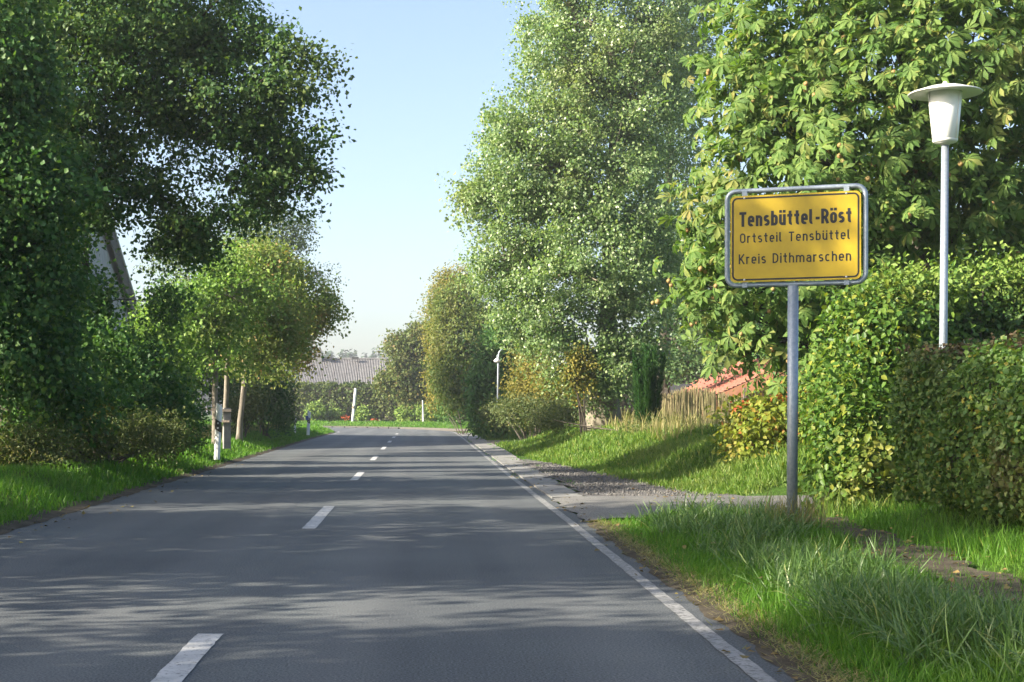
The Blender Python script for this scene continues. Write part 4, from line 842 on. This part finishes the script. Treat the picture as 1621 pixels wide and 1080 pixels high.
tree('birch_tree', 'pale grey-green feathery tree rising behind the maples', 'tree', (*at(420, 0, 80)[:2], .5), [(*at(420, 665, 80), .2), (*at(420, 500, 80), .15), (*at(425, 340, 80), .05)], [B(420, 350, 80, 38, 50, 1.5), B(460, 375, 80, 38, 30, 1.4), B(385, 390, 80, 40, 50, 1.5), B(440, 420, 80, 50, 45, 1.5), B(490, 440, 81, 40, 22, 1), B(300, 400, 82, 70, 70, 2), B(470, 350, 80, 20, 18, .8)], 700, 24, LEAF, .14, 'birch', 'bark', .34, .42, 40)
tree('background_tree', 'bushy green tree filling the gap behind the maples on the left', 'tree', (*at(300, 0, 66)[:2], .5), [(*at(300, 665, 66), .25), (*at(300, 560, 66), .2), (*at(300, 450, 66), .08)], [B(300, 560, 66, 80, 80, 2), B(230, 580, 66, 70, 80, 2), B(380, 600, 66, 60, 55, 1.8), B(265, 500, 66, 40, 40, 1.5)], 700, 26, LEAFB, .14, 'elm', 'bark', .34, .4, 20)
bush('dark_shrub', 'dark rounded evergreen shrub at the end of the left verge', 'shrub', [B(435, 630, 60, 34, 52, 1), B(415, 600, 60, 40, 40, 1), B(448, 660, 60, 20, 26, .7), B(400, 640, 62, 30, 40, 1)], 420, 30, LEAF, .09, 'yew', .22, .3)
bush('olive_shrub', 'olive shrub in half shade behind the leaning maple trunk', 'shrub', [B(395, 635, 56, 26, 34, .8), B(375, 650, 56, 18, 24, .7)], 160, 24, LEAFB, .09, 'bramble', .2, .35)
bush('bramble_thicket', 'grey-green bramble thicket at the edge of the left grass', 'shrub', [B(200, 690, 29, 90, 34, .7), B(260, 690, 31, 40, 34, .6), B(130, 695, 27.5, 70, 38, .6), B(40, 705, 25, 90, 36, .6)], 900, 16, LEAF, .065, 'bramble', .14, .35, None, 24)
bush('privet_bush', 'round dark green bush left of the near reflector post', 'shrub', [B(292, 668, 38.5, 34, 42, .7), B(265, 655, 38.5, 30, 44, .7)], 420, 22, LEAFB, .06, 'elm', .14, .3)
bush('tall_shrub', 'loose upright leafy shrub between the gable and the maples', 'shrub', [B(235, 560, 37, 38, 80, .7), B(265, 600, 37, 40, 60, .7), B(258, 510, 37, 22, 45, .5)], 420, 20, LEAFB, .085, 'maple', .2, .4, None, 10)
bush('yellowed_shrub', 'small yellowing sapling above the bramble thicket', 'shrub', [B(145, 640, 28, 28, 24, .4)], 60, 12, LEAFB, .075, 'gold', .12, .4, None, 4)
# delineator posts
def delineator(u, v0, v1, Y, label, lean, blue=False):
    p = at(u, v1, Y); p1 = at(u + lean, v0, Y); d = empty('reflector_post', (p[0], Y, p[2] - .25), label, 'reflector post', 'white roadside reflector posts')
    hh = p1[2] - p[2] + .25; tx = p1[0] - p[0]; wdt = .078
    def ring(z): f = z / hh; return tx * f
    prof = [(-wdt, 0.02), (-.03, -.055), (.03, -.055), (wdt, 0.02), (.0, .06)]
    m = MB(); V = []
    for z, slope in ((0, 0), (hh, 1)):
        for (x, y) in prof: V.append((p[0] + x + ring(z), Y + y, d.location.z + z - (.05 * (x / wdt) if slope else 0)))
    m.add(V, [(0, 1, 6, 5), (1, 2, 7, 6), (2, 3, 8, 7), (3, 4, 9, 8), (4, 0, 5, 9), (5, 6, 7, 8, 9)]).build('body', M['white'], d)
    zb_ = hh * .62; m = MB(); V = []
    for z in (zb_ - .13, zb_ + .13):
        for (x, y) in prof: V.append((p[0] + x * 1.04 + ring(z), Y + y * 1.05 - .002, d.location.z + z - .05 * x / wdt))
    band = m.add(V, [(0, 1, 6, 5), (1, 2, 7, 6), (2, 3, 8, 7), (3, 4, 9, 8), (4, 0, 5, 9)]).build('black_band', M['black'], d)
    for zz in (-.06, .06):
        mb = MB().lathe([(.0001, .012), (.02, .01), (.024, 0)], n=12); q = mb.v[0]; mb.v[0] = np.stack([q[:, 0] + p[0] + ring(zb_), Y - .060 - q[:, 2], q[:, 1] + d.location.z + zb_ + zz], 1); mb.build('reflector', M['reflector'], band)
    if blue: MB().box((p[0] - .09 + ring(zb_), Y - .03, d.location.z + zb_ + .12), (.12, .05, .2)).build('blue_reflector', M['blue'], d)
delineator(343, 641, 712, 38, 'white reflector post with black band, nearest one, on the left verge', 4)
delineator(487.5, 651, 681, 76, 'white reflector post with a small blue reflector, farther one near the bend', 2, True)
sk = empty('white_stake', tuple(at(467, 680, 73)), 'short plain white stake just left of the far reflector post', 'stake'); q = at(467, 682, 73); MB().box((q[0], 73, q[2] + .25), (.09, .06, .72)).build('pole', M['white'], sk)
# weathered plank thing by the maples
wb = empty('plank_rack', (*at(352, 0, 41)[:2], .35), 'weathered plank rack on a grey concrete post behind the near reflector post', 'rack')
q = at(359, 700, 41); MB().box((q[0], 41, .85), (.19, .19, 1.1), .3).build('post', M['post_grey'], wb)
q = at(345, 649, 40.9); MB().box((q[0], 40.9, q[2]), (.72, .22, .07), .05, 0, .06).build('plank', M['wood'], wb)
q = at(353, 667, 40.9); MB().box((q[0], 40.9, q[2]), (.42, .3, .06), -.1).build('plank', M['wood'], wb)
q = at(361, 659, 41.1); MB().box((q[0], 41.1, q[2]), (.10, .10, .34), .1).build('upright', M['wood'], wb)
for (u, Y, v0, v1) in ((202, 33, 665, 715), (412, 57, 662, 685)):
    o = empty('wooden_stake', tuple(at(u, v1, Y)), 'thin weathered wooden stake in the brambles' if u < 300 else 'thin wooden stake before the dark evergreen shrub', 'stake')
    MB().tube([at(u, v1, Y), at(u + 1, v0, Y)], .03, 6).build('pole', M['wood'], o)
# roadside trees left of the camera; their shade falls across the road
sh = tree('roadside_tree', 'roadside tree beside the left lane, nearest the camera', 'tree', (-11, 4, .3), [(-11, 4, .2, .25), (-11, 4, 3, .18), (-11, 4, 8, .06)],
    [(-11, 4, 5.2, 2.6, 2.8, 2.2), (-11, 5.3, 3.6, 2.2, 2.0, 1.4), (-11, 2.6, 3.8, 2.2, 2.0, 1.5), (-11, 4.2, 7.2, 1.8, 2.0, 1.5)], 380, 46, LEAFB, .14, 'elm', 'bark', .30, .5, 40, 'roadside trees left of the camera')
def copy_tree(o, loc, rz, s, label):
    c = o.copy(); col.objects.link(c); c.location = loc; c.rotation_euler = (0, 0, rz); c.scale = s; c['label'] = label
    for k in o.children:
        d = k.copy(); col.objects.link(d); d.parent = c; d.matrix_parent_inverse = k.matrix_parent_inverse.copy()
    return c
for i, (x, y, rz, s) in enumerate(((-10.6, 10.3, 1.1, (1.12, 1.12, 1.27)), (-11.2, -1.5, 2.3, (1.1, 1.1, .95)), (-10.9, 15.2, 3.9, (.95, .95, 1.0)), (-12.4, 20.4, 5.2, (.95, .95, .95)), (-11.5, -7, .6, (1.1, 1.1, 1)))):
    copy_tree(sh, (x, y, .3), rz, s, 'roadside tree beside the left lane, ' + ('second', 'one behind the camera', 'third', 'fourth', 'farthest behind the camera', 'in the back row ahead', 'in the back row abreast')[i])

# ================================================================== grass
def in_path(x, y): return (x > np.interp(y, [2, 9, 11, 14.5, 18], [3.0, 3.25, 3.5, 3.85, 4.2])) & (x < np.interp(y, [2, 9, 11, 14.5, 18], [3.7, 4.0, 4.15, 4.4, 4.8])) & (y < 17.9)
def grass(name, label, X, Y, hmin, hmax, wd, mat, bends=(.35, .8, 1.3), segs=2, lean=.35):
    t = empty(name, (float(X.mean()), float(Y.mean()), 0)); tag(t, label, 'grass', None, 'stuff')
    k = rng.integers(0, len(bends), len(X))
    for q, b in enumerate(bends):
        x, y = X[k == q], Y[k == q]; n = len(x)
        if not n: continue
        P = np.stack([x, y, ground_h(x, y) - .01], 1); A = np.stack([rng.normal(0, lean, n), rng.normal(0, lean, n), np.ones(n)], 1); N = dirs(n) * np.array([1, 1, .1])
        S = rng.uniform(hmin, hmax, n) * (1 + .35 * np.sin(x * 2.3 + y * 1.1) * np.sin(y * .9)); W = wd * np.clip(y / 16, .8, 3.2) * rng.uniform(.7, 1.3, n)
        link('blades', bake('blades', blade(b, segs), P, A, N, S, W), M[mat], t)['kind'] = 'stuff'
    return t
def logY(n, a, b): return np.exp(rng.uniform(math.log(a), math.log(b), n))
# left verge
Y = logY(75000, 13, 98); d = rng.random(75000) ** .8 * np.interp(Y, [13, 40, 98], [3.6, 3.2, 2.6]); X = le(Y) - .10 - d + rng.normal(0, .03, len(Y))
grass('left_verge_grass', 'bright green mown grass verge along the left road edge', X, Y, .09, .20, .010, 'grass')
Y = logY(9000, 20, 90); X = le(Y) - 2.2 - rng.random(9000) * 1.6
grass('tall_left_grass', 'taller grass and stalks at the back of the left verge', X, Y, .25, .5, .010, 'straw', (.3, .7), 3, .2)
# right bank beyond the driveway
Y = logY(85000, 22.6, 98); fw = np.interp(Y, [22, 24, 30, 36, 45, 58, 90], [2.3, 2.1, 1.65, 1.2, .95, .9, .9]); d = fw + rng.random(85000) * np.interp(Y, [22, 45, 98], [3.6, 4.6, 4.0]); X = re(Y) + d + rng.normal(0, .08, len(Y))
k = ~((Y > 60.3) & (Y < 66.8) & (X < re(Y) + 3.7)); grass('bank_grass', 'sunlit green grass bank on the right beyond the driveway', X[k], Y[k], .08, .22, .011, 'grass_b')
Y = logY(2400, 34, 75); X = re(Y) + 3.5 + rng.random(2400) * 1.6; k = ~((Y > 60.3) & (Y < 66.8))
grass('tall_bank_grass', 'pale tall grass stalks along the top of the right bank', X[k], Y[k], .25, .6, .009, 'straw', (.3, .7), 3, .15)
# tufts at the road edges
Y = np.repeat(rng.uniform(23, 70, 60), 22); X = re(Y) + np.repeat(rng.choice([-.02, .5, .7], 60), 22) + rng.normal(0, .07, len(Y)); Y = Y + rng.normal(0, .15, len(Y))
grass('gutter_weeds', 'small weed tufts in the joints of the concrete gutter', X, Y, .04, .11, .008, 'grass')
# near right verge: short grass at the road side, coarse tussocks behind it
n = 46000; Y = logY(n, 6.2, 17.5); X = re(Y) + .10 + rng.random(n) ** .9 * 1.75 + rng.normal(0, .04, n); k = ~in_path(X, Y); grass('near_verge_grass', 'short bright grass strip beside the white edge line', X[k], Y[k], .06, .17, .0075, 'grass', (.4, .9, 1.4), 2)
n = 10000; Y = logY(n, 6.5, 18); X = np.interp(Y, [2, 9, 11, 14.5, 18], [3.7, 4.0, 4.15, 4.4, 4.8]) + rng.random(n) * 1.2 + rng.normal(0, .08, n); grass('hedge_foot_grass', 'patchy grass between the dirt footpath and the hedge', X, Y, .06, .22, .008, 'grass', (.4, .9), 3)
n = 5000; Y = logY(n, 6.5, 18); X = np.interp(Y, [2, 9, 11, 14.5, 18], [3.1, 3.3, 3.55, 3.9, 4.2]) + rng.random(n) ** 2 * 1.0; grass('path_weeds', 'thin weeds on the dirt footpath', X, Y, .03, .13, .007, 'grass', (.6, 1.2), 2)
yc = logY(250, 6.6, 17.0); cx_ = re(yc) + .55 + rng.random(250) * (np.interp(yc, [6, 9, 11, 14.5, 18], [3.0, 3.15, 3.3, 3.65, 3.9]) - re(yc) - .65); X = np.repeat(cx_, 34) + rng.normal(0, .085, 34 * 250); Y = np.repeat(yc, 34) + rng.normal(0, .085, 34 * 250)
grass('coarse_grass', 'long blue-green tussock grass around the sign post', X, Y, .16, .38, .0095, 'grass_c', (.7, 1.3, 1.9), 4, .45)
X = 3.58 + rng.normal(0, .14, 260); Y = 14.5 + rng.normal(0, .16, 260); grass('post_foot_grass', 'dry stalks at the foot of the sign post', X, Y, .2, .55, .008, 'straw', (.3, .8), 3, .25)
X = rng.uniform(4.6, 5.6, 900); Y = rng.uniform(16.8, 18.2, 900); grass('shrub_foot_grass', 'long pale grass at the foot of the broad-leaved shrub', X, Y, .15, .45, .010, 'grass_b', (.4, 1.0), 3, .25)
# far strip
n = 14000; s = 4.6 + rng.random(n) * 4; a = rng.uniform(0, 1.15, n); X = CX + (s - CX) * np.cos(a); Y = YB + (s - CX) * np.sin(a); grass('far_strip_grass', 'thin grass strip in front of the far hedge', X, Y, .10, .25, .012, 'grass')
n = 14000; s = -5.4 - rng.random(n) * 8; a = rng.uniform(0, .6, n); X = CX + (s - CX) * np.cos(a); Y = YB + (s - CX) * np.sin(a); grass('inner_bend_grass', 'grass on the inside of the far bend', X, Y, .10, .22, .012, 'grass')
# straw and dead blades lying on the dirt fringe
n = 5200; Y = logY(n, 6.5, 17.3); X = re(Y) + rng.normal(.12, .09, n); t = tag(empty('straw_litter', (2, 10, 0)), 'dry straw litter along the right edge of the asphalt', 'straw', None, 'stuff')
ang = rng.uniform(0, 6.28, n); link('blades', bake('blades', blade(.3, 2), np.stack([X, Y, np.maximum(ground_h(X, Y), 0) + .045], 1), np.stack([np.cos(ang), np.sin(ang), rng.uniform(0, .35, n)], 1), np.tile([0, 0, 1.], (n, 1)) + .3 * dirs(n), rng.uniform(.03, .10, n), np.full(n, .005)), M['straw'], t)['kind'] = 'stuff'
# loose stones in the gravel bay
st_ = MB().lathe([(.2, -.5), (1, .0), (.3, .55)], n=5); sv_, sf_ = st_.v[0], st_.f
n = 3000; Y = rng.uniform(22.4, 37, n); X = re(Y) + .55 + rng.random(n) * np.interp(Y, [22.3, 24, 32, 40], [2.2, 1.7, 1.1, .3])
t = tag(empty('loose_gravel', (3, 28, 0)), 'loose dark gravel stones between the gutter and the grass bank', 'gravel', None, 'stuff')
link('stones', bake('stones', (sv_, sf_, sv_[:, :2]), np.stack([X, Y, ground_h(X, Y) + .05], 1), dirs(n), dirs(n), rng.uniform(.008, .028, n)), M['gravel'], t)['kind'] = 'stuff'

# fallen leaves and bits of straw on path, verge and road edge
n = 1000; Y = logY(n, 6.8, 40); side = rng.random(n)
X = np.where(side < .2, re(Y) + .08 + rng.normal(0, .12, n), np.where(side < .7, 3.3 + rng.random(n) * 1.4, re(Y) + .3 + rng.random(n) * 2.2)); k = side > .85; X[k] = le(Y[k]) + np.abs(rng.normal(0, .3, k.sum()))
t = tag(empty('fallen_leaves', (3, 15, 0)), 'scattered fallen leaves on the road edge and the footpath', 'leaves', None, 'stuff')
zf = np.where((X > le(Y)) & (X < re(Y)), .012, ground_h(X, Y) + .055)
link('dead_leaves', bake('dead_leaves', LEAFB, np.stack([X, Y, zf], 1), dirs(n) * np.array([1, 1, .15]), np.tile([0, 0, 1.], (n, 1)) + .35 * dirs(n), rng.uniform(.03, .075, n)), M['dead'], t)['kind'] = 'stuff'

# ------------------------------------------------------------------ air
hz_m = bpy.data.materials.new('haze_air'); hz_m.use_nodes = True; hn = hz_m.node_tree.nodes; hn.remove(hn['Principled BSDF'])
pv = hn.new('ShaderNodeVolumePrincipled'); pv.inputs['Color'].default_value = (.86, .92, 1.0, 1); pv.inputs['Density'].default_value = .0005; pv.inputs['Anisotropy'].default_value = .2
hz_m.node_tree.links.new(pv.outputs[0], hn['Material Output'].inputs['Volume'])
try: hz_m.cycles.homogeneous_volume = True
except Exception: pass
hz = MB().box((0, 715, 14.4), (1840, 1600, 31.2)).build('haze', hz_m); tag(hz, 'thin pale morning haze filling the air', 'haze', None, 'stuff')
